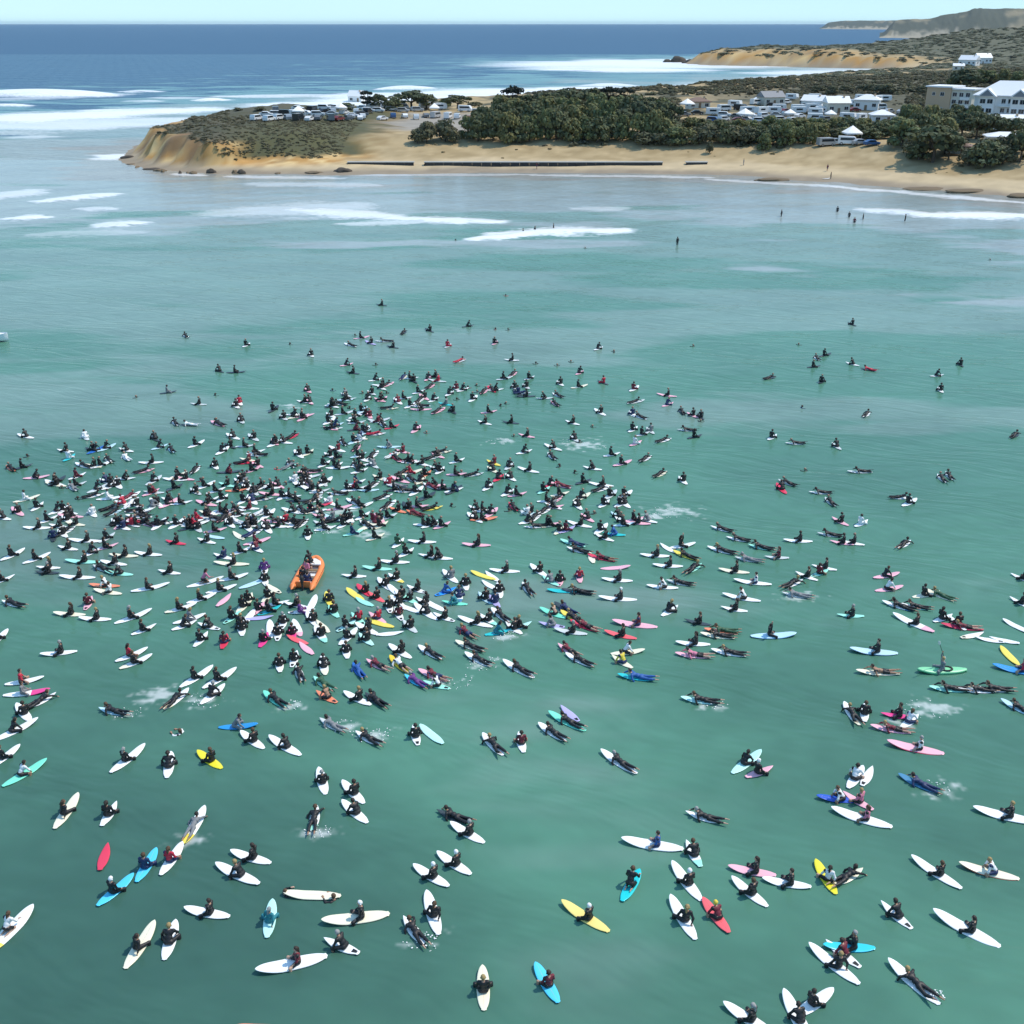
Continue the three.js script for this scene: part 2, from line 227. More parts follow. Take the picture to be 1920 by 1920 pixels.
const toS = (l) => Math.round(255 * (l <= 0.0031308 ? 12.92 * l : 1.055 * Math.pow(Math.min(1, l), 1 / 2.4) - 0.055));
function waterMap(x0, x1, z0, z1, W, Hh) {
  const d = new Uint8Array(W * Hh * 4), t = [0, 0, 0];
  for (let j = 0; j < Hh; j++) for (let i = 0; i < W; i++) { waterColour(mix(x0, x1, (i + 0.5) / W), mix(z1, z0, (j + 0.5) / Hh), t, 0); const o = (j * W + i) * 4; d[o] = toS(t[0]); d[o + 1] = toS(t[1]); d[o + 2] = toS(t[2]); d[o + 3] = 255; }
  const m = new THREE.DataTexture(d, W, Hh); m.colorSpace = THREE.SRGBColorSpace; m.magFilter = THREE.LinearFilter; m.minFilter = THREE.LinearMipmapLinearFilter; m.generateMipmaps = true; m.needsUpdate = true; return m;
}
function rippleMap(N, dirs) { // wind ripples on a tile that repeats without a seam
  const d = new Uint8Array(N * N * 4), w = dirs.map(([a, b, h]) => [a, b, h, R() * 6.28]);
  let sum = 0; w.forEach((q) => sum += q[2]);
  for (let j = 0; j < N; j++) for (let i = 0; i < N; i++) {
    const u = i / N * 2 * Math.PI, v = j / N * 2 * Math.PI, bend = 0.9 * Math.sin(u + 2 * v) + 0.7 * Math.sin(3 * v - u + 1) + 0.5 * Math.sin(2 * u + 3 * v + 2); let s = 0;
    for (const [a, b, h, p] of w) s += h * Math.sin(a * u + b * v + p + bend * (1 + 0.12 * Math.hypot(a, b)));
    const k = Math.round(127.5 + 127.5 * clamp(s / sum * 1.5, -1, 1)), o = (j * N + i) * 4; d[o] = d[o + 1] = d[o + 2] = k; d[o + 3] = 255;
  }
  const m = new THREE.DataTexture(d, N, N); m.wrapS = m.wrapT = THREE.RepeatWrapping; m.magFilter = THREE.LinearFilter; m.minFilter = THREE.LinearMipmapLinearFilter; m.generateMipmaps = true; m.needsUpdate = true; return m;
}
const ripples = rippleMap(1024, [[3, 8, 1], [5, 13, 0.9], [2, 17, 0.7], [9, 21, 0.6], [-4, 15, 0.5], [14, 30, 0.4], [-9, 27, 0.35], [21, 41, 0.28], [5, 47, 0.25], [30, 33, 0.2]]);
function waterSheet(name, label, x0, x1, z0, z1, step, map, tile, bump, rough, lift) {
  const nx = Math.round((x1 - x0) / step), nz = Math.round((z1 - z0) / step), pos = [], uv = [], idx = [];
  for (let j = 0; j <= nz; j++) for (let i = 0; i <= nx; i++) { const x = mix(x0, x1, i / nx), z = mix(z0, z1, j / nz); pos.push(x, lift ? lift(x, z) : 0, z); uv.push((x - x0) / (x1 - x0), (z1 - z) / (z1 - z0)); }
  for (let j = 0; j < nz; j++) for (let i = 0; i < nx; i++) { const a = j * (nx + 1) + i, b = a + 1, c = a + nx + 1, e = c + 1; idx.push(a, c, b, b, c, e); }
  const g = geoFrom(pos, idx, null, uv), bm = ripples.clone(); bm.repeat.set((x1 - x0) / tile, (z1 - z0) / tile); bm.needsUpdate = true;
  const m = new THREE.MeshPhysicalMaterial({ color: 0xffffff, map, roughness: rough, ior: 1.33, specularIntensity: rough > 0.25 ? 0.55 : 0.9, bumpMap: bm, bumpScale: bump });
  return add(new THREE.Mesh(g, m), name, label, null, { kind: 'structure' });
}
const lift = (x, z) => waterY(x, z) + surf(x, z)[0];
waterSheet('bay_water', 'green water of the sheltered bay where the surfers gather', -170, 170, -330, 10, 1, waterMap(-170, 170, -330, 10, 2048, 2048), 26, 0.045, 0.2, lift);
waterSheet('open_sea', 'surf and open water beyond the headland', -900, 900, -1500, -330, 3, waterMap(-900, 900, -1500, -330, 2048, 1400), 60, 0.5, 0.3, (x, z) => lift(x, z) * ss(-1500, -1460, z));
{ // the ocean out to the horizon
  const flat = (c, x0, x1, z0, z1) => new THREE.MeshPhysicalMaterial({ color: new THREE.Color().setRGB(...c), roughness: 0.36, ior: 1.33, specularIntensity: 0.55, bumpMap: (() => { const b = ripples.clone(); b.repeat.set((x1 - x0) / 60, (z1 - z0) / 60); b.needsUpdate = true; return b; })(), bumpScale: 0.22 });
  const sheet = (name, label, x0, x1, z0, z1, c) => { const g = new THREE.PlaneGeometry(x1 - x0, z1 - z0).rotateX(-Math.PI / 2).translate((x0 + x1) / 2, 0, (z0 + z1) / 2); add(new THREE.Mesh(g, flat(c, x0, x1, z0, z1)), name, label, null, { kind: 'structure' }); };
  sheet('ocean', 'deep blue ocean out to the horizon', -45000, 45000, -45000, -1500, [0.012, 0.066, 0.145]);
  sheet('side_water', 'open water beside the surf', -45000, -900, -1500, -330, [0.05, 0.15, 0.2]);
  sheet('side_water', 'bay water on the seaward side', -45000, -170, -330, 10, [0.06, 0.19, 0.17]);
  sheet('side_water', 'bay water on the beach side', 170, 900, -330, 10, [0.06, 0.19, 0.17]);
  sheet('side_water', 'bay water behind the viewpoint', -45000, 900, 10, 3000, [0.05, 0.16, 0.13]);
}

// ---------- landmarks the labels refer to ----------
landmark('land', 'long dark seawall', 1000, 306); landmark('land', 'brown brick block', 1755, 200); landmark('land', 'white apartment building', 1876, 195);
landmark('land', 'ochre headland cliff', 300, 285); landmark('land', 'sandy gully', 720, 265); landmark('land', 'two white hilltop houses', 1832, 112); landmark('land', 'white beach marquee', 1596, 258); landmark('land', 'pale gap in the bushes', 866, 240);

// ---------- scrub, trees ----------
const leafMat = (c, v) => new THREE.MeshPhysicalMaterial({ vertexColors: true, color: new THREE.Color().setRGB(...c), roughness: 0.9, side: THREE.DoubleSide, transmission: 0.22, thickness: 0, specularIntensity: 0.3 });
function leafCloud(lobes, count, size, flat, core) { // many small bent leaf clusters through the volume of the lobes
  const pos = [], nor = [], col = [], idx = [], p = new THREE.Vector3(), n = new THREE.Vector3(), a = new THREE.Vector3(), b = new THREE.Vector3(), w = lobes.map((l) => l[3] * l[3]), tot = w.reduce((x, y) => x + y, 0);
  for (let k = 0; k < count; k++) {
    let r = R() * tot, i = 0; while ((r -= w[i]) > 0 && i < lobes.length - 1) i++;
    const [lx, ly, lz, lr, sy = flat] = lobes[i]; n.set(rr(-1, 1), rr(-0.55, 1), rr(-1, 1)).normalize();
    const q = lr * (0.72 + 0.36 * R()); p.set(lx + n.x * q, ly + n.y * q * sy, lz + n.z * q);
    n.x += rr(-0.38, 0.38); n.y += rr(-0.1, 0.5); n.z += rr(-0.38, 0.38); n.normalize();
    a.set(rr(-1, 1), rr(-1, 1), rr(-1, 1)).cross(n).normalize(); b.crossVectors(n, a);
    const s = size * rr(0.6, 1.35), o = pos.length / 3, t = 0.84 + 0.34 * R(), hue = rr(-0.12, 0.12);
    for (const [u, v, e] of [[-1, -0.55, 0], [0.1, -0.8, 0.25], [1, 0.1, -0.1], [0.2, 0.85, 0.2], [-0.8, 0.5, -0.1]]) {
      pos.push(p.x + (a.x * u + b.x * v + n.x * e) * s, p.y + (a.y * u + b.y * v + n.y * e) * s, p.z + (a.z * u + b.z * v + n.z * e) * s); nor.push(n.x, n.y, n.z); col.push(t * (1 + hue), t, t * (1 - hue * 1.5));
    }
    idx.push(o, o + 1, o + 2, o, o + 2, o + 3, o, o + 3, o + 4);
  }
  const g = new THREE.BufferGeometry(); g.setAttribute('position', new THREE.Float32BufferAttribute(pos, 3)); g.setAttribute('normal', new THREE.Float32BufferAttribute(nor, 3)); g.setAttribute('color', new THREE.Float32BufferAttribute(col, 3)); g.setIndex(idx);
  return g;
}
function limb(x0, y0, z0, r0, x1, y1, z1, r1) { const d = new THREE.Vector3(x1 - x0, y1 - y0, z1 - z0), g = new THREE.CylinderGeometry(r1, r0, d.length(), 7, 1, true); g.translate(0, d.length() / 2, 0); g.applyQuaternion(new THREE.Quaternion().setFromUnitVectors(new THREE.Vector3(0, 1, 0), d.normalize())); return g.translate(x0, y0, z0); }
const barkMat = mat([0.09, 0.07, 0.052], 0.95);
// each kind is one unit tall and about one unit wide
function treeKind(lobes, leaves, size, flat, tone, crownLow) {
  const g = new THREE.Group(), tr = [limb(0, -0.05, 0, 0.045, 0.01, crownLow, 0.01, 0.03)];
  lobes.slice(0, 6).forEach((l) => tr.push(limb(0.01, crownLow * 0.8, 0.01, 0.024, l[0] * 0.8, l[1], l[2] * 0.8, 0.008)));
  part(g, 'trunk', mergeGeometries(tr), barkMat); part(g, 'crown', leafCloud(lobes, leaves, size, flat), leafMat(tone));
  return g;
}
const ring = (n, rad, y, r, j) => Array.from({ length: n }, (_, i) => { const a = i / n * 6.283 + rr(-0.4, 0.4), q = rad * rr(0.7, 1.1); return [Math.cos(a) * q, y + rr(-j, j), Math.sin(a) * q, r * rr(0.75, 1.2)]; });
const KINDS = {
  bushy: [0, 1, 2].map((k) => treeKind([...ring(7, 0.36, 0.52, 0.2, 0.1), ...ring(5, 0.2, 0.74, 0.19, 0.06), ...ring(8, 0.42, 0.2, 0.19, 0.06), [0, 0.5, 0, 0.3]], 1100, 0.05, 0.85, [[0.155, 0.175, 0.076], [0.185, 0.185, 0.08], [0.13, 0.145, 0.072]][k], 0.16)),
  spreading: [0, 1].map((k) => treeKind([...ring(8, 0.42, 0.66, 0.2, 0.07), ...ring(5, 0.2, 0.82, 0.2, 0.05), ...ring(4, 0.38, 0.44, 0.14, 0.04)], 900, 0.05, 0.62, [[0.105, 0.12, 0.062], [0.09, 0.105, 0.056]][k], 0.42)),
  cypress: [0, 1].map((k) => treeKind([...ring(5, 0.3, 0.84, 0.18, 0.04), ...ring(5, 0.34, 0.62, 0.17, 0.05), ...ring(5, 0.3, 0.4, 0.16, 0.05), [0, 0.93, 0, 0.14]], 850, 0.045, 0.45, [0.03, 0.037, 0.026], 0.4)),
  low: [0, 1].map((k) => treeKind([...ring(8, 0.38, 0.38, 0.22, 0.1), ...ring(4, 0.2, 0.62, 0.24, 0.05), [0, 0.32, 0, 0.3]], 800, 0.055, 0.9, [[0.13, 0.13, 0.075], [0.11, 0.115, 0.065]][k], 0.15)),
};
const KNAME = { bushy: ['bushy_tree', 'bushy dark green tree'], spreading: ['spreading_tree', 'spreading dark rounded tree'], cypress: ['cypress_tree', 'tall near-black layered cypress'], low: ['low_tree', 'low grey-green bush'] };
function tree(kind, px, base, top, width, dark = 1) {
  const p = hit(px, base), dep = pixelOf(p)[2], hh = (base - top) * dep / FPX / Math.cos(0.08), ww = width * dep / FPX, list = KINDS[kind], src = list[Math.floor(R() * list.length)], t = src.clone();
  t.position.set(p.x, p.y - 0.1, p.z); t.scale.set(ww, hh, ww); t.rotation.y = R() * 6.28; t.scale.x *= rr(0.85, 1.2); t.scale.z *= rr(0.85, 1.2);
  add(t, KNAME[kind][0], '', 'tree', { group: 'trees and bushes along the foreshore' }); which(t, KNAME[kind][1], px, (base + top) / 2, 'land', 1.6);
}
for (const [px, b, t, w, k] of [[688, 206, 172, 30, 'cypress'], [712, 208, 177, 34, 'spreading'], [738, 208, 180, 36, 'bushy'], [772, 206, 171, 54, 'spreading'], [800, 206, 177, 40, 'spreading'], [858, 203, 178, 46, 'spreading'], [834, 200, 184, 26, 'bushy'], [890, 200, 189, 24, 'low'], [446, 208, 200, 14, 'low'], [488, 207, 199, 22, 'low'], [583, 206, 197, 26, 'low'], [618, 203, 195, 26, 'low'], [650, 204, 193, 26, 'bushy'],
  [962, 224, 164, 44, 'cypress'], [985, 226, 178, 46, 'spreading'], [1142, 214, 165, 36, 'cypress'], [1170, 214, 167, 40, 'cypress'], [1060, 216, 167, 54, 'spreading'], [1105, 216, 166, 56, 'spreading'], [1016, 220, 174, 50, 'spreading'], [1215, 224, 182, 42, 'spreading'], [935, 232, 200, 40, 'bushy'], [912, 236, 208, 34, 'bushy'],
  [800, 268, 222, 40, 'low'], [835, 266, 218, 46, 'low'], [783, 271, 240, 30, 'low'], [882, 262, 218, 34, 'bushy'], [852, 271, 246, 26, 'low'],
  [1330, 289, 262, 16, 'low'], [1432, 284, 250, 26, 'bushy'], [1205, 272, 244, 44, 'low'], [1240, 274, 248, 40, 'low'], [1808, 176, 130, 50, 'spreading'], [1785, 176, 143, 36, 'bushy'],
  [1748, 305, 236, 74, 'spreading'], [1722, 300, 262, 42, 'bushy'], [1778, 300, 250, 44, 'spreading'], [1845, 316, 262, 62, 'bushy'], [1815, 312, 274, 40, 'low'], [1878, 312, 270, 44, 'low'], [1912, 305, 248, 42, 'spreading'], [1900, 290, 245, 40, 'bushy']]) tree(k, px, b, t, w);
for (let px = 898; px < 1262; px += 25) tree('bushy', px + rr(-6, 6), 267 + rr(-3, 2), 214 + rr(-9, 8), rr(34, 48));
for (let px = 915; px < 1262; px += 28) tree(R() < 0.5 ? 'bushy' : 'spreading', px + rr(-6, 6), 250 + rr(-4, 4), 196 + rr(-8, 8), rr(40, 54));
for (let px = 935; px < 1262; px += 31) tree('bushy', px + rr(-6, 6), 234 + rr(-4, 4), 180 + rr(-6, 8), rr(40, 56));
for (let px = 1262; px < 1700; px += 23) tree(R() < 0.3 ? 'low' : 'bushy', px + rr(-6, 6), (px > 1520 ? 258 : 272) + rr(-4, 3), 234 + rr(-7, 6), rr(30, 46));
for (let px = 1262; px < 1700; px += 30) tree('bushy', px + rr(-6, 6), 252 + rr(-4, 3), 220 + rr(-4, 5), rr(32, 46));
for (let px = 1690; px < 1930; px += 27) tree(R() < 0.5 ? 'spreading' : 'bushy', px + rr(-6, 6), 268 + rr(-8, 8), 218 + rr(-8, 8), rr(38, 52));
for (let px = 1690; px < 1840; px += 26) tree('bushy', px + rr(-6, 6), 236 + rr(-5, 5), 196 + rr(-5, 8), rr(30, 42));
for (let px = 1700; px < 1925; px += 34) tree('low', px + rr(-8, 8), 292 + rr(-6, 4), 252 + rr(-6, 8), rr(34, 46));
for (let px = 1540; px < 1740; px += 24) tree('low', px + rr(-6, 6), 176 + rr(-5, 5), 158 + rr(-4, 4), rr(24, 36));
for (let px = 1830; px < 1925; px += 26) tree('bushy', px + rr(-6, 6), 160 + rr(-5, 5), 132 + rr(-4, 4), rr(26, 36));
function scrub(name, label, geo, m, spots) {
  const im = new THREE.InstancedMesh(geo, m, spots.length), M = new THREE.Matrix4(), q = new THREE.Quaternion(), up = new THREE.Vector3(0, 1, 0), c = new THREE.Color();
  spots.forEach(([x, y, z, s, hy], i) => { M.compose(new THREE.Vector3(x, y, z), q.setFromAxisAngle(up, R() * 6.28), new THREE.Vector3(s, s * hy, s)); im.setMatrixAt(i, M); const t = rr(0.75, 1.25); im.setColorAt(i, c.setRGB(t * rr(0.95, 1.12), t, t * rr(0.9, 1.05))); });
  add(im, name, label, null, { kind: 'stuff' });
}
const clump = leafCloud([[0, 0.3, 0, 0.5], [0.35, 0.22, 0.1, 0.35], [-0.3, 0.2, 0.2, 0.36], [0.05, 0.22, -0.35, 0.34]], 110, 0.13, 0.7);
{
  const spots = [], dry = [], far = [];
  for (let k = 0; k < 60000 && spots.length < 7000; k++) {
    const x = rr(-118, 300), z = rr(-700, -262), d = landD(x, z); if (d < 8) continue;
    const y = H(x, z, d), n = fbm(x / 26 + 4, z / 26, 4), head = x < -50 && z > -440, [px, py] = pixelOf(new THREE.Vector3(x, y, z));
    if (head) continue;
    if (px > 655 && px < 800 && py > 195) continue;
    if (px > 430 && px < 945 && py < 236) continue;
    if (px > 1275 && px < 1700 && py > 178 && py < 232) { if (R() < 0.06) spots.push([x, y - 0.1, z, rr(0.8, 1.6), 0.8]); continue; }
    if (px > 1500 && px < 1700 && py > 258) continue;
    if (d > 30 && (n > -0.05 || py < 190 && px > 1330)) spots.push([x, y - 0.15, z, rr(1.2, 3.2), rr(0.5, 0.9)]);
    else if (d > 17 && dry.length < 1500 && R() < 0.25 && noise(x / 6, z / 6) > 0.05) dry.push([x, y - 0.08, z, rr(0.5, 1.3), rr(0.4, 0.7)]);
  }
  for (let k = 0; k < 9000; k++) { const x = rr(-120, -48), z = rr(-445, -300), d = landD(x, z); if (d < 8) continue; const y = H(x, z, d), n = fbm(x / 9, z / 9, 3), px = pixelOf(new THREE.Vector3(x, y, z))[0]; if (px > 676 || (px > 430 && z < -372)) continue; if (y > 6.0 + 1.6 * n + 1.2 * ss(-84, -96, x) || (x > -80 && y > 2.5 + n)) spots.push([x, y - 0.12, z, rr(0.5, 1.2), rr(0.3, 0.6)]); }
  for (let k = 0; k < 60000 && far.length < 11000; k++) { const x = rr(150, 1200), z = rr(-2200, -690), d = landD(x, z); if (d < 14 || Math.abs(x / z) > 0.56) continue; const y = H(x, z, d); if (y < 3.5) continue; far.push([x, y - 0.3, z, rr(2.4, 6), rr(0.22, 0.42)]); }
  scrub('foreshore_scrub', 'low dark scrub matting the headland top and foreshore dunes', clump, leafMat([0.125, 0.12, 0.07]), spots);
  scrub('dune_grass', 'tufts of dry straw-coloured grass on the dunes behind the beach', clump, leafMat([0.24, 0.2, 0.1]), dry);
  scrub('hillside_scrub', 'grey-green scrub covering the hills behind the surf beach', clump, leafMat([0.135, 0.148, 0.095]), far);
}

// ---------- seawall, buildings, cars, rocks ----------
const M = { concrete: mat([0.42, 0.41, 0.38], 0.9), rockWithShade: mat([0.035, 0.036, 0.038], 0.9), rockWithShade2: mat([0.05, 0.048, 0.046], 0.9), white: mat([0.78, 0.78, 0.76], 0.7), cream: mat([0.66, 0.62, 0.52], 0.8), brick: mat([0.58, 0.41, 0.265], 0.9), roofWhite: mat([0.8, 0.8, 0.8], 0.5), roofGrey: mat([0.2, 0.21, 0.23], 0.6), roofBrown: mat([0.2, 0.13, 0.1], 0.8), glass: mat([0.02, 0.028, 0.035], 0.12), frame: mat([0.7, 0.7, 0.7], 0.5), dark: mat([0.03, 0.03, 0.032], 0.8), rail: mat([0.6, 0.62, 0.64], 0.5), wood: mat([0.25, 0.17, 0.1], 0.9), rubber: mat([0.02, 0.02, 0.02], 0.9), steel: mat([0.5, 0.5, 0.52], 0.35, { metalness: 0.8 }), canvas: mat([0.8, 0.8, 0.78], 0.9), rock: mat([0.075, 0.06, 0.045], 0.95), reefRock: mat([0.17, 0.125, 0.075], 0.95) };  // seawall face tones are dark rock with its backlit shade put into the colour
function seawall(label, px0, px1) {
  const a = at(px0, 311, 0.8), b = at(px1, 311, 0.8), L = Math.hypot(b.x - a.x, b.z - a.z), n = Math.max(3, Math.round(L / 2.6)), g = new THREE.Group();
  g.position.copy(a); g.position.y = 0; g.rotation.y = Math.atan2(-(b.z - a.z), b.x - a.x);
  const face = new THREE.BoxGeometry(L / n - 0.06, 1.35, 0.4), face2 = new THREE.BoxGeometry(L / n - 0.05, 1.28, 0.46);
  for (let i = 0; i < n; i++) { const p = part(g, 'panel', R() < 0.5 ? face : face2, R() < 0.5 ? M.rockWithShade : M.rockWithShade2); p.position.set((i + 0.5) * L / n, 0.95, 0); }  // near-black panels: the wall face's own shade is part of their colour
  part(g, 'coping', box(L + 0.2, 0.22, 1.6, L / 2, 1.76, -0.55), M.concrete);
  for (let i = 0; i < n; i += 4) part(g, 'buttress', box(0.3, 1.1, 0.3, i * L / n, 0.8, 0.36), M.rockWithShade);
  add(g, 'seawall', label, 'seawall', { group: 'seawall sections along the beach' });
}
seawall('short dark seawall section below the sandy gully', 652, 776); seawall('long dark seawall with pale coping along the back of the beach', 796, 1242); seawall('stub of dark seawall beyond the long one, toward the houses', 1286, 1326);

function gableRoof(w, d, rise, over = 0.4) { const s = new THREE.Shape([new THREE.Vector2(-d / 2 - over, 0), new THREE.Vector2(d / 2 + over, 0), new THREE.Vector2(0, rise)]); return new THREE.ExtrudeGeometry(s, { depth: w + 2 * over, bevelEnabled: false }).translate(0, 0, -w / 2 - over).rotateY(Math.PI / 2); } // ridge along x
function hipRoof(w, d, rise, over = 0.5) { const X = w / 2 + over, Z = d / 2 + over, r = Math.max(0.2, w / 2 - d / 2), v = [[-X, 0, -Z], [X, 0, -Z], [X, 0, Z], [-X, 0, Z], [-r, rise, 0], [r, rise, 0], [-X, -0.25, -Z], [X, -0.25, -Z], [X, -0.25, Z], [-X, -0.25, Z]], f = [[3, 2, 5], [3, 5, 4], [1, 0, 4], [1, 4, 5], [2, 1, 5], [0, 3, 4], [9, 8, 2], [9, 2, 3], [8, 7, 1], [8, 1, 2], [7, 6, 0], [7, 0, 1], [6, 9, 3], [6, 3, 0], [9, 7, 8], [9, 6, 7]], p = []; f.forEach((t) => t.forEach((i) => p.push(...v[i]))); return geoFrom(p); }
function windowAt(g, x, y, z, w, h, ry = 0) { // a pane set back in a frame of four bars
  const t = 0.09, o = new THREE.Mesh(mergeGeometries([box(w + 2 * t, t, 0.16, 0, h / 2 + t / 2), box(w + 2 * t, t, 0.16, 0, -h / 2 - t / 2), box(t, h, 0.16, -w / 2 - t / 2), box(t, h, 0.16, w / 2 + t / 2), box(0.05, h, 0.1)]), M.frame); o.name = 'window'; o.position.set(x, y, z); o.rotation.y = ry; g.add(o); part(o, 'pane', box(w, h, 0.04, 0, 0, -0.03), M.glass);
}
function building(p, ry, name, label, build) { const g = new THREE.Group(); build(g); g.position.copy(p); g.position.y -= 0.3; g.rotation.y = ry; add(g, name, label, 'building'); return g; }
function facing(p) { return Math.atan2(-p.x, -p.z); }
// white apartment building with two gabled bays
{ const p = hit(1884, 236); building(p, facing(p) - 0.12, 'apartment_building', 'white gabled apartment building of three storeys with two bays, above the foreshore trees', (g) => {
  const W = 21, D = 12, Hh = 9.2;
  part(g, 'wall', box(W, Hh, D, 0, Hh / 2, -D / 2), M.white); part(g, 'roof', hipRoof(W, D, 4.2, 0.7).translate(0, Hh, -D / 2), M.roofWhite);
  for (const bx of [-6.6, 3.2]) {
    part(g, 'bay', box(5, Hh - 0.6, 1.8, bx, (Hh - 0.6) / 2 + 0.3, 0.9), M.white); const r = part(g, 'bay_roof', gableRoof(4.4, 5, 2.4, 0.45).rotateY(Math.PI / 2).translate(bx, Hh - 0.3, 0), M.roofWhite); part(r, 'gable', new THREE.ExtrudeGeometry(new THREE.Shape([new THREE.Vector2(-2.1, 0.15), new THREE.Vector2(2.1, 0.15), new THREE.Vector2(0, 2.0)]), { depth: 0.1, bevelEnabled: false }).translate(bx, Hh - 0.3, 2.64), M.roofGrey);
    for (const y of [4.6, 7.4]) { windowAt(g, bx - 1.1, y, 1.82, 1.6, 1.3); windowAt(g, bx + 1.1, y, 1.82, 1.6, 1.3); }
    part(g, 'carport', box(3.8, 1.9, 0.2, bx, 1.25, 1.83), M.dark);  // flat dark slab painted as the shade inside an open ground floor
  }
  for (const x of [-1.6, 0.4, 7.6, 9.4]) for (const y of [4.6, 7.4]) windowAt(g, x, y, 0.02, 1.2, 1.4);
  for (const x of [-1.8, 7.8]) part(g, 'garage_door', box(3, 2, 0.12, x, 1.2, 0.05), M.dark);  // dark slabs stand for shaded openings at ground level
  for (const y of [3.1, 5.95]) { part(g, 'balcony', box(4.6, 0.2, 1.5, -0.9, y, 0.75), M.white); part(g, 'railing', mergeGeometries([box(4.6, 0.08, 0.06, -0.9, y + 1, 1.45), ...Array.from({ length: 12 }, (_, i) => box(0.04, 0.9, 0.04, -3.1 + i * 0.4, y + 0.55, 1.45))]), M.rail); }
}); }
{ const p = hit(1777, 216); building(p, facing(p) - 0.42, 'brick_block', 'brown brick block of flats with flat white roof and pale rendered wing', (g) => {
  part(g, 'brick_wall', box(9, 9.4, 10, -4.6, 4.7, -5), M.brick); part(g, 'rendered_wall', box(7.6, 8.8, 8.5, 3.7, 4.4, -4.9), M.cream); part(g, 'roof', mergeGeometries([box(10, 0.5, 11, -4.6, 9.65, -5), box(8.2, 0.5, 9.8, 4.25, 9.05, -5)]), M.roofWhite);
  for (const x of [1.2, 3.6, 6]) for (const y of [2.2, 4.8, 7.2]) windowAt(g, x, y, -0.62, 1.5, 1.3);
  for (const y of [2, 7.2]) { windowAt(g, -3.2, y, 0.03, 1.4, 1.2); windowAt(g, -6.4, y, 0.03, 1.0, 1.0); }
  for (const y of [3.3, 5.9]) part(g, 'balcony', box(3, 0.9, 1.1, 5.2, y, -0.1), M.white);
}); }
function house(px, py, w, d, h, rise, wall, roof, turn, label, hip) {
  const p = hit(px, py); building(p, facing(p) + turn, 'house', label, (g) => {
    part(g, 'wall', box(w, h, d, 0, h / 2, -d / 2), wall); part(g, 'roof', (hip ? hipRoof(w, d, rise) : gableRoof(w, d, rise)).translate(0, h, -d / 2), roof);
    const n = Math.max(2, Math.round(w / 3)); for (let i = 0; i < n; i++) { const x = (i + 0.5) * w / n - w / 2; if (i === 1) { const dr = part(g, 'door', box(0.95, 2, 0.1, x, 1.3, 0.03), M.wood); part(dr, 'handle', box(0.08, 0.08, 0.1, x + 0.35, 1.3, 0.1), M.steel); } else windowAt(g, x, h * 0.55, 0.02, 1.4, 1.1); }
    for (const s of [-1, 1]) windowAt(g, s * (w / 2 + 0.02), h * 0.55, -d / 2, 1.4, 1.1, s * Math.PI / 2);
    part(g, 'deck', box(w * 0.7, 0.2, 2, 0, 0.4, 1.0), M.wood); part(g, 'chimney', box(0.6, 1.2, 0.6, w * 0.28, h + rise * 0.8, -d * 0.4), M.brick);
  });
}
house(1812, 124, 13, 9, 4.4, 3.2, M.white, M.roofWhite, -0.35, 'white house with bright roof on the hilltop, left of the gabled one');
house(1846, 120, 12, 9, 5, 3.4, M.white, M.roofWhite, 0.5, 'white gabled house on the hilltop, right of its neighbour');
house(1797, 132, 7, 6, 3, 1.6, M.cream, M.roofWhite, 0.1, 'small white cottage just below the two hilltop houses');
house(1838, 232, 9, 7, 3, 1.7, M.white, M.roofWhite, -0.2, 'low white-roofed house below the white gabled apartment building', true);
house(1888, 250, 10, 7, 3.6, 2.0, M.cream, M.roofWhite, 0.25, 'cream house with white gable roof in front of the gabled apartment building');
house(1919, 240, 8, 8, 4, 2.2, M.white, M.roofGrey, -0.5, 'white house with grey gable roof at the edge below the apartment building');
house(1884, 275, 9, 6, 2.8, 1.0, M.cream, M.roofWhite, 0.2, 'low flat-roofed cream house among the trees nearest the beach', true);
house(1792, 290, 6, 4, 2.4, 0.9, M.cream, M.roofBrown, -0.1, 'small beach hut between the dark trees by the sand', true);
house(1452, 198, 9, 7, 3.4, 2.2, M.cream, M.roofGrey, 0.5, 'long grey-roofed house behind the caravans');
house(1520, 206, 8, 7, 3.6, 2.0, M.white, M.roofWhite, -0.3, 'white-roofed house among the caravans');
house(1572, 214, 8, 7, 4.0, 2.2, M.cream, M.roofWhite, 0.3, 'cream house with tall white roof beside the caravans');
house(1622, 208, 9, 7, 4.2, 1.8, M.white, M.roofWhite, -0.15, 'white house with broad roof toward the brown brick block', true);
house(1655, 232, 7, 6, 3.0, 1.5, M.white, M.roofWhite, 0.2, 'small white house below the broad white one', true);
house(1312, 204, 8, 6, 2.8, 1.4, M.cream, M.roofBrown, 0.3, 'brown-roofed kiosk at the end of the tree belt', true);
house(665, 192, 7, 6, 3.2, 2.6, M.white, M.roofWhite, -0.4, 'small white gabled lookout building beside the clifftop car park');

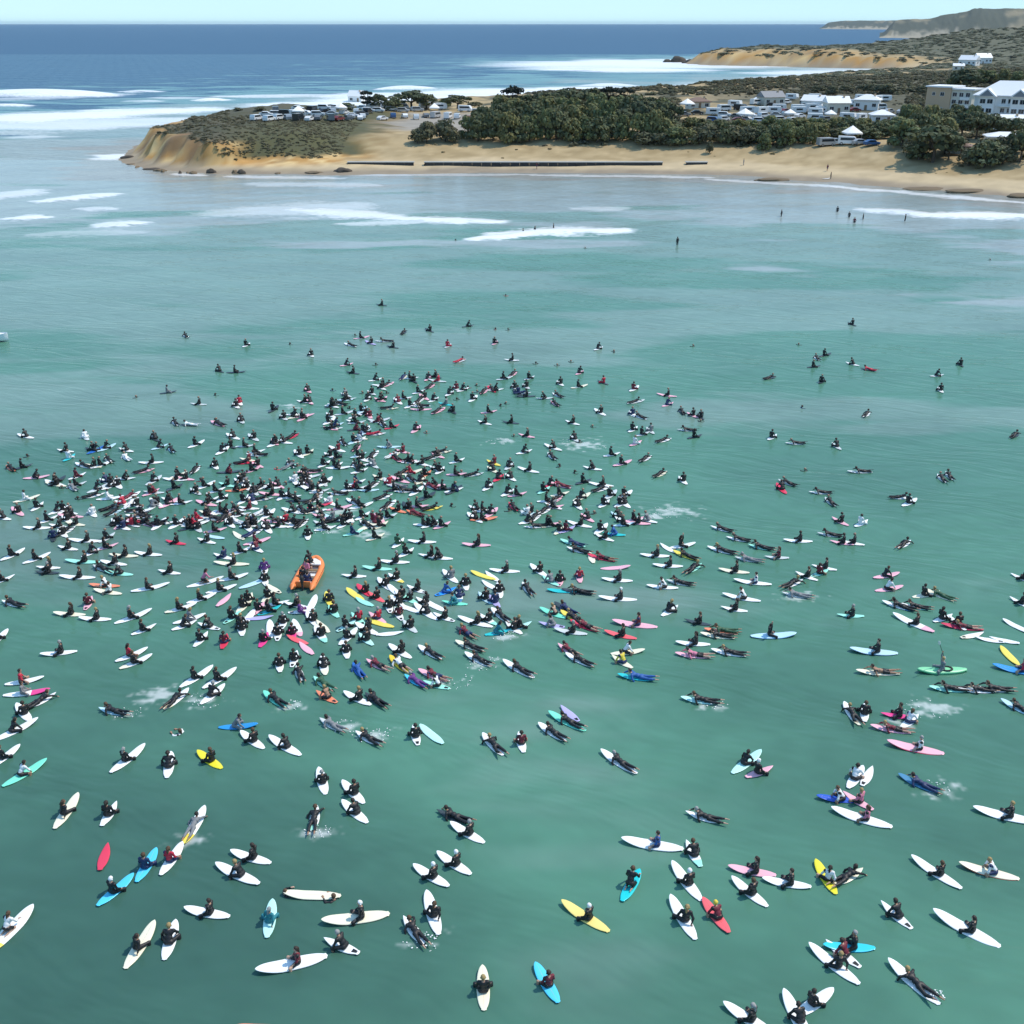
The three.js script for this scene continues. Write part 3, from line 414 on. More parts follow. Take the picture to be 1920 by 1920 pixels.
// cars: one of each kind with its parts, copies painted their own colour
function carKind(profile, glassProfile, w, wheels, r) {
  const g = new THREE.Group(), ex = (pts, d, b) => new THREE.ExtrudeGeometry(new THREE.Shape(pts.map(([x, y]) => new THREE.Vector2(x, y))), { depth: d - 2 * b, bevelEnabled: true, bevelThickness: b, bevelSize: b, bevelSegments: 2 }).translate(0, 0, -d / 2 + b);
  part(g, 'body', ex(profile, w, 0.07), M.white); part(g, 'windows', ex(glassProfile, w + 0.02, 0.03), M.glass);
  for (const x of wheels) for (const s of [-1, 1]) { const t = part(g, 'wheel', new THREE.CylinderGeometry(r, r, 0.22, 18).rotateX(Math.PI / 2).translate(x, r, s * (w / 2 - 0.1)), M.rubber); part(t, 'rim', new THREE.CylinderGeometry(r * 0.6, r * 0.6, 0.04, 14).rotateX(Math.PI / 2).translate(x, r, s * (w / 2 + 0.02)), M.steel); }
  for (const s of [-1, 1]) part(g, 'headlight', box(0.06, 0.16, 0.34, profile[2][0] + 0.08, 0.72, s * w * 0.36), M.frame);
  return g;
}
const CARS = { car: carKind([[-2.05, 0.38], [2.0, 0.38], [2.08, 0.8], [1.1, 0.98], [0.45, 1.42], [-1.0, 1.46], [-1.75, 1.05], [-2.1, 0.98]], [[-1.5, 1.0], [0.9, 1.0], [0.42, 1.36], [-0.98, 1.39]], 1.76, [-1.3, 1.32], 0.32), wagon: carKind([[-2.2, 0.42], [2.15, 0.42], [2.24, 0.95], [1.25, 1.1], [0.7, 1.68], [-1.95, 1.72], [-2.2, 1.1]], [[-2.0, 1.12], [1.05, 1.12], [0.66, 1.6], [-1.88, 1.63]], 1.84, [-1.35, 1.4], 0.36), van: carKind([[-2.5, 0.42], [2.4, 0.42], [2.5, 1.1], [1.95, 1.95], [1.5, 2.15], [-2.45, 2.2]], [[-1.9, 1.25], [2.12, 1.25], [1.78, 1.85], [-1.9, 1.9]], 1.95, [-1.55, 1.5], 0.36), caravan: carKind([[-2.6, 0.5], [2.3, 0.5], [2.6, 1.2], [2.3, 2.35], [-2.4, 2.4]], [[-1.2, 1.3], [1.1, 1.3], [1.1, 1.85], [-1.2, 1.85]], 2.2, [-0.2, 0.6], 0.3) };
const PAINT = [['white', mat([0.78, 0.78, 0.78], 0.25)], ['silver', mat([0.5, 0.51, 0.52], 0.3, { metalness: 0.35 })], ['grey', mat([0.16, 0.17, 0.18], 0.3)], ['black', mat([0.02, 0.02, 0.022], 0.22)], ['blue', mat([0.05, 0.12, 0.28], 0.3)], ['red', mat([0.2, 0.03, 0.03], 0.3)]];
const pick = () => PAINT[R() < 0.55 ? 0 : R() < 0.4 ? 1 : R() < 0.75 ? 2 + Math.floor(R() * 2) : 4 + Math.floor(R() * 2)];
function car(px, py, kind, heading) {
  const p = hit(px, py), [cn, cm] = kind === 'caravan' ? PAINT[0] : pick(), c = CARS[kind].clone(); c.children[0].material = cm; c.position.copy(p); c.position.y += 0.02; c.rotation.y = heading;
  add(c, 'parked_' + kind, '', kind === 'wagon' ? 'car' : kind, { group: px < 1000 ? 'vehicles in the clifftop car park' : 'vehicles and caravans behind the tree belt' }); which(c, cn + ' ' + (kind === 'wagon' ? 'estate car' : kind) + ' parked', px, py, 'land', 1.6);
}
const anyCar = () => { const r = R(); return r < 0.5 ? 'car' : r < 0.82 ? 'wagon' : 'van'; };
for (let px = 484; px < 680; px += 19) if (R() < 0.88) car(px + rr(-3, 3), 227 + rr(-2, 2), anyCar(), Math.PI / 2 + rr(-0.5, 0.5));
for (let px = 520; px < 690; px += 21) if (R() < 0.85) car(px + rr(-4, 4), 212 + rr(-2, 3), anyCar(), Math.PI / 2 + rr(-0.5, 0.5));
for (let px = 660; px < 930; px += 20) if (R() < 0.85) car(px + rr(-4, 4), 224 + rr(-3, 2), anyCar(), Math.PI / 2 + rr(-0.7, 0.7));
for (let px = 690; px < 920; px += 23) if (R() < 0.8) car(px + rr(-4, 4), 211 + rr(-3, 3), anyCar(), rr(-0.3, 0.3));
for (let px = 1286; px < 1560; px += 24) if (R() < 0.85) car(px + rr(-4, 4), 219 + rr(-3, 3), R() < 0.3 ? 'caravan' : anyCar(), rr(-0.8, 0.8));
for (let px = 1330; px < 1690; px += 27) if (R() < 0.85) car(px + rr(-5, 5), 209 + rr(-3, 3), R() < 0.4 ? 'caravan' : anyCar(), rr(-0.8, 0.8));
for (let px = 1380; px < 1620; px += 32) car(px + rr(-5, 5), 199 + rr(-4, 3), R() < 0.4 ? 'caravan' : anyCar(), rr(-0.8, 0.8));
for (let px = 1420; px < 1690; px += 22) if (R() < 0.8) car(px + rr(-4, 4), 190 + rr(-4, 3), R() < 0.55 ? 'caravan' : anyCar(), rr(-0.8, 0.8));
for (let px = 1400; px < 1690; px += 24) if (R() < 0.8) car(px + rr(-4, 4), 214 + rr(-2, 2), R() < 0.5 ? 'caravan' : anyCar(), rr(-0.8, 0.8));
for (let px = 1340; px < 1690; px += 21) if (R() < 0.85) car(px + rr(-5, 5), 228 + rr(-2, 3), R() < 0.35 ? 'caravan' : anyCar(), rr(-0.8, 0.8));
for (let px = 500; px < 690; px += 20) if (R() < 0.8) car(px + rr(-4, 4), 219 + rr(-2, 2), anyCar(), rr(-0.4, 0.4));
for (let px = 560; px < 900; px += 24) if (R() < 0.75) car(px + rr(-4, 4), 206 + rr(-2, 2), R() < 0.3 ? 'caravan' : anyCar(), rr(-0.4, 0.4));
for (const px of [1548, 1566, 1588, 1612, 1634]) car(px, 274, anyCar(), rr(-0.4, 0.4));
function marquee(px, py, w, label) { const p = hit(px, py), g = new THREE.Group(); part(g, 'canopy', new THREE.ConeGeometry(w * 0.72, w * 0.42, 4, 1).rotateY(Math.PI / 4).translate(0, 2.2 + w * 0.21, 0), M.canvas); part(g, 'valance', new THREE.CylinderGeometry(w * 0.715, w * 0.715, 0.35, 4, 1, true).rotateY(Math.PI / 4).translate(0, 2.05, 0), M.canvas); for (const a of [-1, 1]) for (const b of [-1, 1]) part(g, 'pole', new THREE.CylinderGeometry(0.04, 0.04, 2.2, 8).translate(a * w * 0.46, 1.1, b * w * 0.46), M.steel); g.position.copy(p); g.rotation.y = rr(0, 0.6); add(g, 'marquee', label, 'marquee'); }
marquee(1596, 264, 4.5, 'white beach marquee beside the cars on the foreshore'); marquee(1396, 226, 4, 'white marquee at the front of the caravans'); marquee(815, 214, 3.6, 'white marquee by the round dark trees of the car park'); marquee(908, 220, 3.4, 'white marquee at the tree end of the clifftop car park'); marquee(1288, 207, 4, 'white marquee beside the brown-roofed kiosk'); marquee(560, 222, 3.4, 'white marquee among the cars on the headland top'); marquee(640, 214, 3.2, 'white marquee near the small lookout building'); marquee(1480, 226, 3, 'white marquee in the middle of the caravans'); marquee(1556, 226, 3, 'white marquee in front of the cream house'); marquee(1463, 271, 3, 'small white marquee at the edge of the dunes');
function boulder(seed, sx, sy, sz) { const g = mergeVertices(new THREE.IcosahedronGeometry(1, 3).deleteAttribute('uv').deleteAttribute('normal')), p = g.attributes.position; for (let i = 0; i < p.count; i++) { const x = p.getX(i), y = p.getY(i), z = p.getZ(i), k = 1 + 0.45 * fbm(x * 1.7 + seed, z * 1.7 + y * 2.1, 3); p.setXYZ(i, x * k * sx, y * k * sy, z * k * sz); } g.computeVertexNormals(); return g; }
for (const [px, py, a, b, label] of [[1252, 117, 5, 3, 'small dark rock in the foam, outermost off the far headland'], [1272, 117, 8, 6, 'tall dark rock stack in the foam off the far headland'], [1294, 119, 9, 4, 'low dark rock joining the far headland']]) { const o = new THREE.Mesh(boulder(px, a, b, a * 0.8), M.rock); o.position.copy(at(px, py, 0)); add(o, 'sea_rock', label, 'rock'); }
for (const [px, py, a, d, label] of [[1446, 338, 4.4, 1.3, 'brown sandbar rock in the shallows, below the seawall stub'], [1732, 357, 5.6, 1.6, 'brown rock shelf in the shallows, left of a pair'], [1812, 361, 5.2, 1.4, 'brown rock shelf in the shallows, right of a pair'], [1914, 368, 3, 1.2, 'brown rock shelf at the water edge under the far end of the beach']]) { const o = new THREE.Mesh(boulder(px, a, 0.6, d * 1.5), M.reefRock); o.position.copy(hit(px, py)); o.rotation.y = 0.1; add(o, 'rock_shelf', label, 'rock'); }
for (let k = 0; k < 16; k++) { const px = [241, 249, 258, 281, 296, 303, 341, 352, 359, 398, 441, 447, 452, 519, 588, 640][k] + rr(-4, 4), p = hit(px, [297, 309, 314, 318, 321, 324, 326, 326, 327, 326, 326, 326, 326, 326, 325, 322][k]), o = new THREE.Mesh(boulder(k * 3.1, rr(0.4, 2.6), rr(0.25, 1.0), rr(0.4, 1.8)), k % 3 ? M.reefRock : M.rock); o.position.copy(p); add(o, 'shore_rock', '', 'rock', { group: 'rocks at the foot of the headland' }); which(o, 'brown boulder at the waterline', px, 318, 'land'); }

// ---------- people ----------
landmark('water', 'orange inflatable boat', 582, 1080); landmark('water', 'empty red board', 195, 1605); landmark('water', 'empty cream longboard', 585, 1677); landmark('water', 'bright teal board', 1183, 1657); landmark('water', 'coral red board', 1340, 1715); landmark('water', 'pale yellow longboard', 1097, 1716); landmark('water', 'bright yellow board', 1547, 1645); landmark('water', 'green kayak', 1765, 1256); landmark('water', 'azure blue board', 447, 1361); landmark('water', 'pink and white board', 50, 1298); landmark('water', 'mint green board', 47, 1450); landmark('water', 'red-railed longboard', 1717, 1402); landmark('water', 'royal blue board', 1572, 1497); landmark('water', 'orange-railed longboard', 1855, 1633); landmark('water', 'sky blue board', 1025, 1842); landmark('water', 'lemon yellow board', 393, 1423); landmark('water', 'vivid blue board', 836, 1110); landmark('water', 'coral pink board', 1163, 1190); landmark('water', 'turquoise blue board', 1592, 1775); landmark('water', 'golden yellow board', 748, 1245); landmark('water', 'white speedboat bow', 4, 637); landmark('water', 'pale blue paddleboard', 1450, 1192); landmark('water', 'crimson board', 1804, 1175); landmark('water', 'lavender board', 487, 1158);

const v3 = (x, y, z) => new THREE.Vector3(x, y, z);
// a smooth body from tapered bones: bones [ax,ay,az, ra, bx,by,bz, rb], melted together, meshed on a grid
function sdf(bones, k) {
  const B = bones.map(([ax, ay, az, ra, bx, by, bz, rb]) => ({ ax, ay, az, ra, dx: bx - ax, dy: by - ay, dz: bz - az, l2: Math.max(1e-9, (bx - ax) ** 2 + (by - ay) ** 2 + (bz - az) ** 2), dr: rb - ra }));
  return (x, y, z) => { let d = 1e3; for (const b of B) { const px = x - b.ax, py = y - b.ay, pz = z - b.az, t = clamp((px * b.dx + py * b.dy + pz * b.dz) / b.l2), qx = px - b.dx * t, qy = py - b.dy * t, qz = pz - b.dz * t, e = Math.sqrt(qx * qx + qy * qy + qz * qz) - b.ra - b.dr * t, h = Math.max(k - Math.abs(d - e), 0) / k; d = Math.min(d, e) - h * h * k * 0.25; } return d; };
}
function meshField(f, lo, hi, cell) {
  const span = Math.max(hi.x - lo.x, hi.y - lo.y, hi.z - lo.z) * 1.04, n = Math.ceil(span / cell) + 4, mc = new MarchingCubes(n, undefined, false, false, 400000), half = n / 2, c = lo.clone().add(hi).multiplyScalar(0.5), step = span / (n - 4);
  for (let k = 0; k < n; k++) for (let j = 0; j < n; j++) for (let i = 0; i < n; i++) { const x = c.x + (i - half) * step, y = c.y + (j - half) * step, z = c.z + (k - half) * step; mc.field[k * n * n + j * n + i] = (x < lo.x - step || x > hi.x + step || y < lo.y - step || y > hi.y + step || z < lo.z - step || z > hi.z + step) ? -1 : -f(x, y, z); }
  mc.isolation = 0; mc.update();
  const p = new Float32Array(mc.count * 3); for (let i = 0; i < mc.count; i++) { p[3 * i] = c.x + mc.positionArray[3 * i] * half * step; p[3 * i + 1] = c.y + mc.positionArray[3 * i + 1] * half * step; p[3 * i + 2] = c.z + mc.positionArray[3 * i + 2] * half * step; }
  const g = new THREE.BufferGeometry(); g.setAttribute('position', new THREE.BufferAttribute(p, 3)); const w = mergeVertices(g, step * 0.02); w.computeVertexNormals();
  if (mc.positionArray.length && w.index.count) { const q = w.attributes.position, m = w.attributes.normal; let s = 0; for (let i = 0; i < q.count; i += 7) s += f(q.getX(i) + m.getX(i) * 0.01, q.getY(i) + m.getY(i) * 0.01, q.getZ(i) + m.getZ(i) * 0.01) > f(q.getX(i), q.getY(i), q.getZ(i)) ? 1 : -1; if (s < 0) { const ix = w.index.array; for (let i = 0; i < ix.length; i += 3) { const t = ix[i]; ix[i] = ix[i + 1]; ix[i + 1] = t; } w.computeVertexNormals(); } }
  return w;
}
// a hand: palm, four curled fingers of unequal length, thumb off the side; +x along the fingers, palm down, thumb toward +z
const HAND = (() => {
  const b = [[0, 0, -0.024, 0.018, 0.085, 0, -0.03, 0.014], [0, 0, 0.02, 0.018, 0.085, 0, 0.026, 0.014], [0, 0, 0, 0.022, 0.08, 0, 0, 0.016]];
  [[-0.033, 0.055], [-0.011, 0.072], [0.011, 0.078], [0.033, 0.07]].forEach(([z, l]) => { b.push([0.083, 0, z, 0.0105, 0.083 + l * 0.45, -0.006, z * 1.12, 0.0095], [0.083 + l * 0.45, -0.006, z * 1.12, 0.0095, 0.083 + l * 0.78, -0.024, z * 1.15, 0.0085], [0.083 + l * 0.78, -0.024, z * 1.15, 0.0085, 0.083 + l * 0.95, -0.046, z * 1.15, 0.007]); });
  b.push([0.018, 0, 0.03, 0.013, 0.05, -0.006, 0.058, 0.011], [0.05, -0.006, 0.058, 0.011, 0.085, -0.014, 0.066, 0.008]);
  return meshField(sdf(b, 0.008), v3(-0.03, -0.07, -0.06), v3(0.185, 0.04, 0.09), 0.0085);
})();
// a head looking along +x with its chin down: skull, jaw, brow, nose, lips, ears, hollow eyes; the neck starts at the origin
const HEADF = (() => {
  const a = sdf([[0, -0.02, 0, 0.052, 0.008, 0.06, 0, 0.05], [0.0, 0.155, 0, 0.088, 0.02, 0.17, 0, 0.09], [0.03, 0.085, -0.02, 0.052, 0.03, 0.085, 0.02, 0.052], [0.07, 0.062, 0, 0.03, 0.066, 0.06, 0, 0.03], [0.1, 0.15, -0.025, 0.018, 0.1, 0.15, 0.025, 0.018], [0.108, 0.14, 0, 0.011, 0.124, 0.108, 0, 0.014], [0.094, 0.078, -0.016, 0.011, 0.094, 0.078, 0.016, 0.011]], 0.03), e = sdf([[0.005, 0.12, -0.094, 0.016, 0, 0.14, -0.098, 0.018], [0.005, 0.12, 0.094, 0.016, 0, 0.14, 0.098, 0.018]], 0.01);
  return (x, y, z) => { let d = Math.min(a(x, y, z), e(x, y, z)); for (const s of [-1, 1]) d = Math.max(d, 0.014 - Math.hypot(x - 0.112, y - 0.127, z - s * 0.033)); return d; };
})();
const HEAD = meshField(HEADF, v3(-0.1, -0.05, -0.13), v3(0.15, 0.28, 0.13), 0.013);
const HAIRF = (x, y, z) => Math.max(HEADF(x, y, z) - 0.014, Math.max(0.165 + 0.5 * Math.max(0, -(0.02 - x)) - (y + Math.max(0, 0.05 - x) * 1.3), x - 0.095));
const HAIR = meshField(HAIRF, v3(-0.13, 0.05, -0.13), v3(0.13, 0.3, 0.13), 0.016);
const LONGHAIRF = (x, y, z) => Math.min(HAIRF(x, y, z), sdf([[-0.07, 0.16, 0, 0.06, -0.1, -0.06, 0, 0.04]], 0.02)(x, y, z));
const LONGHAIR = meshField(LONGHAIRF, v3(-0.16, -0.12, -0.13), v3(0.13, 0.3, 0.13), 0.018);
// poses: joints in metres; x ahead, y up (0 = water or ground), z to the right
const POSES = {
  sit: { j: { pel: [0, 0.19, 0], che: [0.02, 0.52, 0], neck: [0.03, 0.67, 0], hipL: [0, 0.17, -0.1], kneeL: [0.4, 0.12, -0.34], ankL: [0.32, -0.28, -0.36], hipR: [0, 0.17, 0.1], kneeR: [0.4, 0.12, 0.34], ankR: [0.32, -0.28, 0.36], shL: [0.02, 0.6, -0.19], elL: [0.08, 0.34, -0.27], wrL: [0.28, 0.21, -0.27], shR: [0.02, 0.6, 0.19], elR: [0.08, 0.34, 0.27], wrR: [0.28, 0.21, 0.27] }, tilt: 0 },
  lean: { j: { pel: [-0.02, 0.19, 0], che: [0.2, 0.48, 0], neck: [0.29, 0.6, 0], hipL: [-0.02, 0.17, -0.1], kneeL: [0.38, 0.13, -0.34], ankL: [0.22, -0.26, -0.38], hipR: [-0.02, 0.17, 0.1], kneeR: [0.38, 0.13, 0.34], ankR: [0.22, -0.26, 0.38], shL: [0.23, 0.55, -0.19], elL: [0.3, 0.3, -0.33], wrL: [0.36, 0.03, -0.36], shR: [0.23, 0.55, 0.19], elR: [0.36, 0.33, 0.3], wrR: [0.5, 0.12, 0.2] }, tilt: -0.1 },
  turn: { j: { pel: [0, 0.19, 0], che: [0, 0.52, 0.03], neck: [0, 0.67, 0.05], hipL: [0, 0.17, -0.1], kneeL: [0.4, 0.12, -0.34], ankL: [0.3, -0.28, -0.4], hipR: [0, 0.17, 0.1], kneeR: [0.4, 0.12, 0.34], ankR: [0.34, -0.28, 0.36], shL: [0.1, 0.6, -0.13], elL: [0.2, 0.35, -0.22], wrL: [0.34, 0.14, -0.2], shR: [-0.1, 0.6, 0.18], elR: [-0.25, 0.38, 0.24], wrR: [-0.3, 0.13, 0.16] }, tilt: 0, yaw: -0.7 },
  raise: { j: { pel: [0, 0.19, 0], che: [0.02, 0.52, 0], neck: [0.03, 0.67, 0], hipL: [0, 0.17, -0.1], kneeL: [0.4, 0.12, -0.34], ankL: [0.32, -0.28, -0.36], hipR: [0, 0.17, 0.1], kneeR: [0.4, 0.12, 0.34], ankR: [0.32, -0.28, 0.36], shL: [0.02, 0.6, -0.19], elL: [0.08, 0.34, -0.27], wrL: [0.28, 0.19, -0.22], shR: [0.02, 0.62, 0.19], elR: [0.02, 0.86, 0.3], wrR: [0.03, 1.08, 0.26] }, tilt: 0 },
  kneel: { j: { pel: [-0.14, 0.36, 0], che: [0.08, 0.66, 0], neck: [0.14, 0.8, 0], hipL: [-0.12, 0.33, -0.1], kneeL: [0.2, 0.14, -0.15], ankL: [-0.24, 0.13, -0.13], hipR: [-0.12, 0.33, 0.1], kneeR: [0.2, 0.14, 0.15], ankR: [-0.24, 0.13, 0.13], shL: [0.1, 0.74, -0.19], elL: [0.18, 0.5, -0.28], wrL: [0.3, 0.28, -0.26], shR: [0.1, 0.74, 0.19], elR: [0.24, 0.52, 0.28], wrR: [0.46, 0.46, 0.24] }, tilt: -0.1 },
  prone: { j: { pel: [-0.4, 0.17, 0], che: [0.02, 0.25, 0], neck: [0.2, 0.34, 0], hipL: [-0.44, 0.16, -0.09], kneeL: [-0.88, 0.14, -0.14], ankL: [-1.28, 0.15, -0.13], hipR: [-0.44, 0.16, 0.09], kneeR: [-0.88, 0.14, 0.15], ankR: [-1.27, 0.19, 0.17], shL: [0.1, 0.28, -0.19], elL: [0.02, 0.1, -0.36], wrL: [-0.14, -0.1, -0.38], shR: [0.12, 0.3, 0.19], elR: [0.38, 0.22, 0.31], wrR: [0.62, 0.06, 0.33] }, tilt: 0.75 },
  paddle: { j: { pel: [-0.4, 0.17, 0], che: [0.02, 0.24, 0], neck: [0.2, 0.31, 0], hipL: [-0.44, 0.16, -0.09], kneeL: [-0.86, 0.15, -0.2], ankL: [-1.24, 0.3, -0.2], hipR: [-0.44, 0.16, 0.09], kneeR: [-0.88, 0.15, 0.17], ankR: [-1.28, 0.17, 0.2], shL: [0.12, 0.27, -0.19], elL: [0.26, 0.2, -0.38], wrL: [0.3, -0.04, -0.44], shR: [0.12, 0.27, 0.19], elR: [0.22, 0.18, 0.38], wrR: [0.2, -0.06, 0.43] }, tilt: 0.65 },
  tread: { j: { pel: [-0.1, -0.46, 0], che: [0, -0.1, 0], neck: [0.02, 0.04, 0], hipL: [-0.1, -0.5, -0.09], kneeL: [0.08, -0.88, -0.14], ankL: [-0.2, -1.2, -0.15], hipR: [-0.1, -0.5, 0.09], kneeR: [-0.02, -0.92, 0.14], ankR: [-0.3, -1.22, 0.16], shL: [0, -0.03, -0.19], elL: [0.18, 0.0, -0.34], wrL: [0.4, 0.06, -0.24], shR: [0, -0.03, 0.19], elR: [0.2, -0.02, 0.32], wrR: [0.42, 0.04, 0.18] }, tilt: 0.1 },
  stand: { j: { pel: [0, 0.93, 0], che: [0.01, 1.28, 0], neck: [0.02, 1.45, 0], hipL: [0, 0.9, -0.09], kneeL: [0.06, 0.48, -0.11], ankL: [-0.04, 0.08, -0.12], hipR: [0, 0.9, 0.09], kneeR: [0.02, 0.48, 0.12], ankR: [0.05, 0.08, 0.13], shL: [0, 1.37, -0.19], elL: [-0.03, 1.1, -0.27], wrL: [0.06, 0.86, -0.28], shR: [0, 1.37, 0.19], elR: [0.0, 1.1, 0.27], wrR: [0.1, 0.88, 0.28] }, tilt: 0.05, flat: true },
};
const skinMats = [mat([0.42, 0.25, 0.17], 0.6), mat([0.34, 0.19, 0.12], 0.6), mat([0.5, 0.32, 0.23], 0.6)];
const hairMats = [mat([0.03, 0.02, 0.014], 0.7), mat([0.09, 0.05, 0.025], 0.7), mat([0.34, 0.24, 0.1], 0.7), mat([0.3, 0.3, 0.29], 0.7)];
function bonesOf(P) {
  const j = P.j, L = (a, b, ra, rb) => [...a, ra, ...b, rb], m = (a, b, t) => a.map((x, i) => mix(x, b[i], t)), out = [], belly = m(j.pel, j.che, 0.45), sh = m(j.shL, j.shR, 0.5);
  const side = (p, s, k) => m(p, [p[0] + (s > 0 ? j.shR : j.shL)[0] - sh[0], p[1] + (s > 0 ? j.shR : j.shL)[1] - sh[1], p[2] + (s > 0 ? j.shR : j.shL)[2] - sh[2]], k);
  out.push(L(j.hipL, j.hipR, 0.1, 0.1), L(side(belly, -1, 0.3), side(belly, 1, 0.3), 0.092, 0.092), L(side(j.che, -1, 0.45), side(j.che, 1, 0.45), 0.105, 0.105), L(j.pel, belly, 0.115, 0.1), L(belly, j.che, 0.1, 0.11), L(j.che, j.neck, 0.09, 0.052), L(j.shL, j.shR, 0.062, 0.062));
  for (const s of ['L', 'R']) {
    out.push(L(j['hip' + s], j['knee' + s], 0.092, 0.06), L(j['knee' + s], j['ank' + s], 0.058, 0.038), L(m(j['knee' + s], j['ank' + s], 0.25), m(j['knee' + s], j['ank' + s], 0.45), 0.058, 0.05), L(j['sh' + s], j['el' + s], 0.056, 0.04), L(j['el' + s], j['wr' + s], 0.042, 0.027));
    const k = j['knee' + s], a = j['ank' + s], d = P.flat ? [1, -0.3, 0.1 * (s === 'R' ? 1 : -1)] : (() => { const v = [a[0] - k[0], a[1] - k[1], a[2] - k[2]], l = Math.hypot(...v); return P === POSES.prone || P === POSES.paddle || P === POSES.kneel ? v.map((x) => x / l) : [v[0] / l + 0.8, v[1] / l * 0.6, v[2] / l]; })(), l = Math.hypot(...d), t = a.map((x, i) => x + d[i] / l * 0.18), heel = P.flat ? [a[0] - 0.05, a[1] - 0.04, a[2]] : a;
    out.push(L(heel, t, 0.036, 0.026));
  }
  return out;
}
const PROTO = {};
function frame(from, to, up) { const x = v3(...to).sub(v3(...from)).normalize(), z = x.clone().cross(up).normalize(), y = z.clone().cross(x).normalize(); return new THREE.Matrix4().makeBasis(x, y, z); }
for (const [key, P] of Object.entries(POSES)) {
  const j = P.j, f = sdf(bonesOf(P), 0.045), lo = v3(9, 9, 9), hi = v3(-9, -9, -9); for (const p of Object.values(j)) { lo.min(v3(...p)); hi.max(v3(...p)); } lo.addScalar(-0.24); hi.addScalar(0.24);
  const body = meshField(f, lo, hi, 0.034), pieces = [body], axis = v3(...j.neck).sub(v3(...j.che)).normalize();
  const hd = new THREE.Matrix4().makeRotationFromEuler(new THREE.Euler(0, P.yaw || 0, P.tilt ? (P.tilt > 0.3 ? 0.25 - P.tilt * 0.2 : P.tilt) : 0, 'YXZ')); hd.setPosition(j.neck[0] + (P.tilt > 0.3 ? 0.05 : 0), j.neck[1] + 0.01, j.neck[2]);
  pieces.push(HEAD.clone().applyMatrix4(hd));
  for (const s of ['L', 'R']) { const m = frame(j['el' + s], j['wr' + s], v3(0, 1, 0.01)), w = j['wr' + s]; if (s === 'R') m.multiply(new THREE.Matrix4().makeScale(1, 1, -1)); m.setPosition(...w); const h = HAND.clone().applyMatrix4(m); if (s === 'R') { const ix = h.index.array; for (let i = 0; i < ix.length; i += 3) { const t = ix[i]; ix[i] = ix[i + 1]; ix[i + 1] = t; } h.computeVertexNormals(); } pieces.push(h); }
  const whole = mergeGeometries(pieces.map((g) => { const c = g.clone(); for (const n of Object.keys(c.attributes)) if (n !== 'position' && n !== 'normal') c.deleteAttribute(n); return c; }));
  // clothes: the body's own skin, moved out a little, cut at neck, wrists, ankles or hems
  const near = (p, a, b) => { const dx = b[0] - a[0], dy = b[1] - a[1], dz = b[2] - a[2], l2 = dx * dx + dy * dy + dz * dz, t = clamp(((p.x - a[0]) * dx + (p.y - a[1]) * dy + (p.z - a[2]) * dz) / l2); return [Math.hypot(p.x - a[0] - dx * t, p.y - a[1] - dy * t, p.z - a[2] - dz * t), t]; };
  const region = (p) => { let best = ['torso', 0], bd = 1e9; const tryIt = (n, a, b, bias = 0) => { const [d, t] = near(p, a, b); if (d - bias < bd) { bd = d - bias; best = [n, t]; } }; tryIt('torso', j.pel, j.che, 0.04); tryIt('collar', j.che, j.neck, 0.03); tryIt('torso', j.shL, j.shR, 0.03); for (const s of ['L', 'R']) { tryIt('thigh', j['hip' + s], j['knee' + s], 0.03); tryIt('shin', j['knee' + s], j['ank' + s]); tryIt('upper', j['sh' + s], j['el' + s]); tryIt('fore', j['el' + s], j['wr' + s]); } return best; };
  const cut = (keep, off) => { const p = body.attributes.position, n = body.attributes.normal, pos = new Float32Array(p.count * 3), ok = [], q = v3(0, 0, 0); for (let i = 0; i < p.count; i++) { q.fromBufferAttribute(p, i); ok.push(keep(...region(q), q)); pos[3 * i] = p.getX(i) + n.getX(i) * off; pos[3 * i + 1] = p.getY(i) + n.getY(i) * off; pos[3 * i + 2] = p.getZ(i) + n.getZ(i) * off; } const ix = [], o = body.index.array; for (let i = 0; i < o.length; i += 3) if (ok[o[i]] && ok[o[i + 1]] && ok[o[i + 2]]) ix.push(o[i], o[i + 1], o[i + 2]); const g = new THREE.BufferGeometry(); g.setAttribute('position', new THREE.BufferAttribute(pos, 3)); g.setIndex(ix); const used2 = g.toNonIndexed(), w = mergeVertices(used2); w.computeVertexNormals(); return w; };
  const legs = P.flat ? 0.9 : 0.95;
  PROTO[key] = { body: whole, hair: HAIR.clone().applyMatrix4(hd), longhair: LONGHAIR.clone().applyMatrix4(hd), coarse: body,
    wetsuit: cut((r, t) => r === 'collar' ? t < 0.75 : r === 'shin' ? t < 0.95 : r === 'fore' ? t < 0.92 : true, 0.011), top: cut((r, t) => r === 'torso' || r === 'upper' || (r === 'collar' && t < 0.6) || (r === 'fore' && t < 0.5), 0.011), shorts: cut((r, t, q) => r === 'thigh' && t < 0.75 || (r === 'torso' && t < 0.12), 0.014) };
}
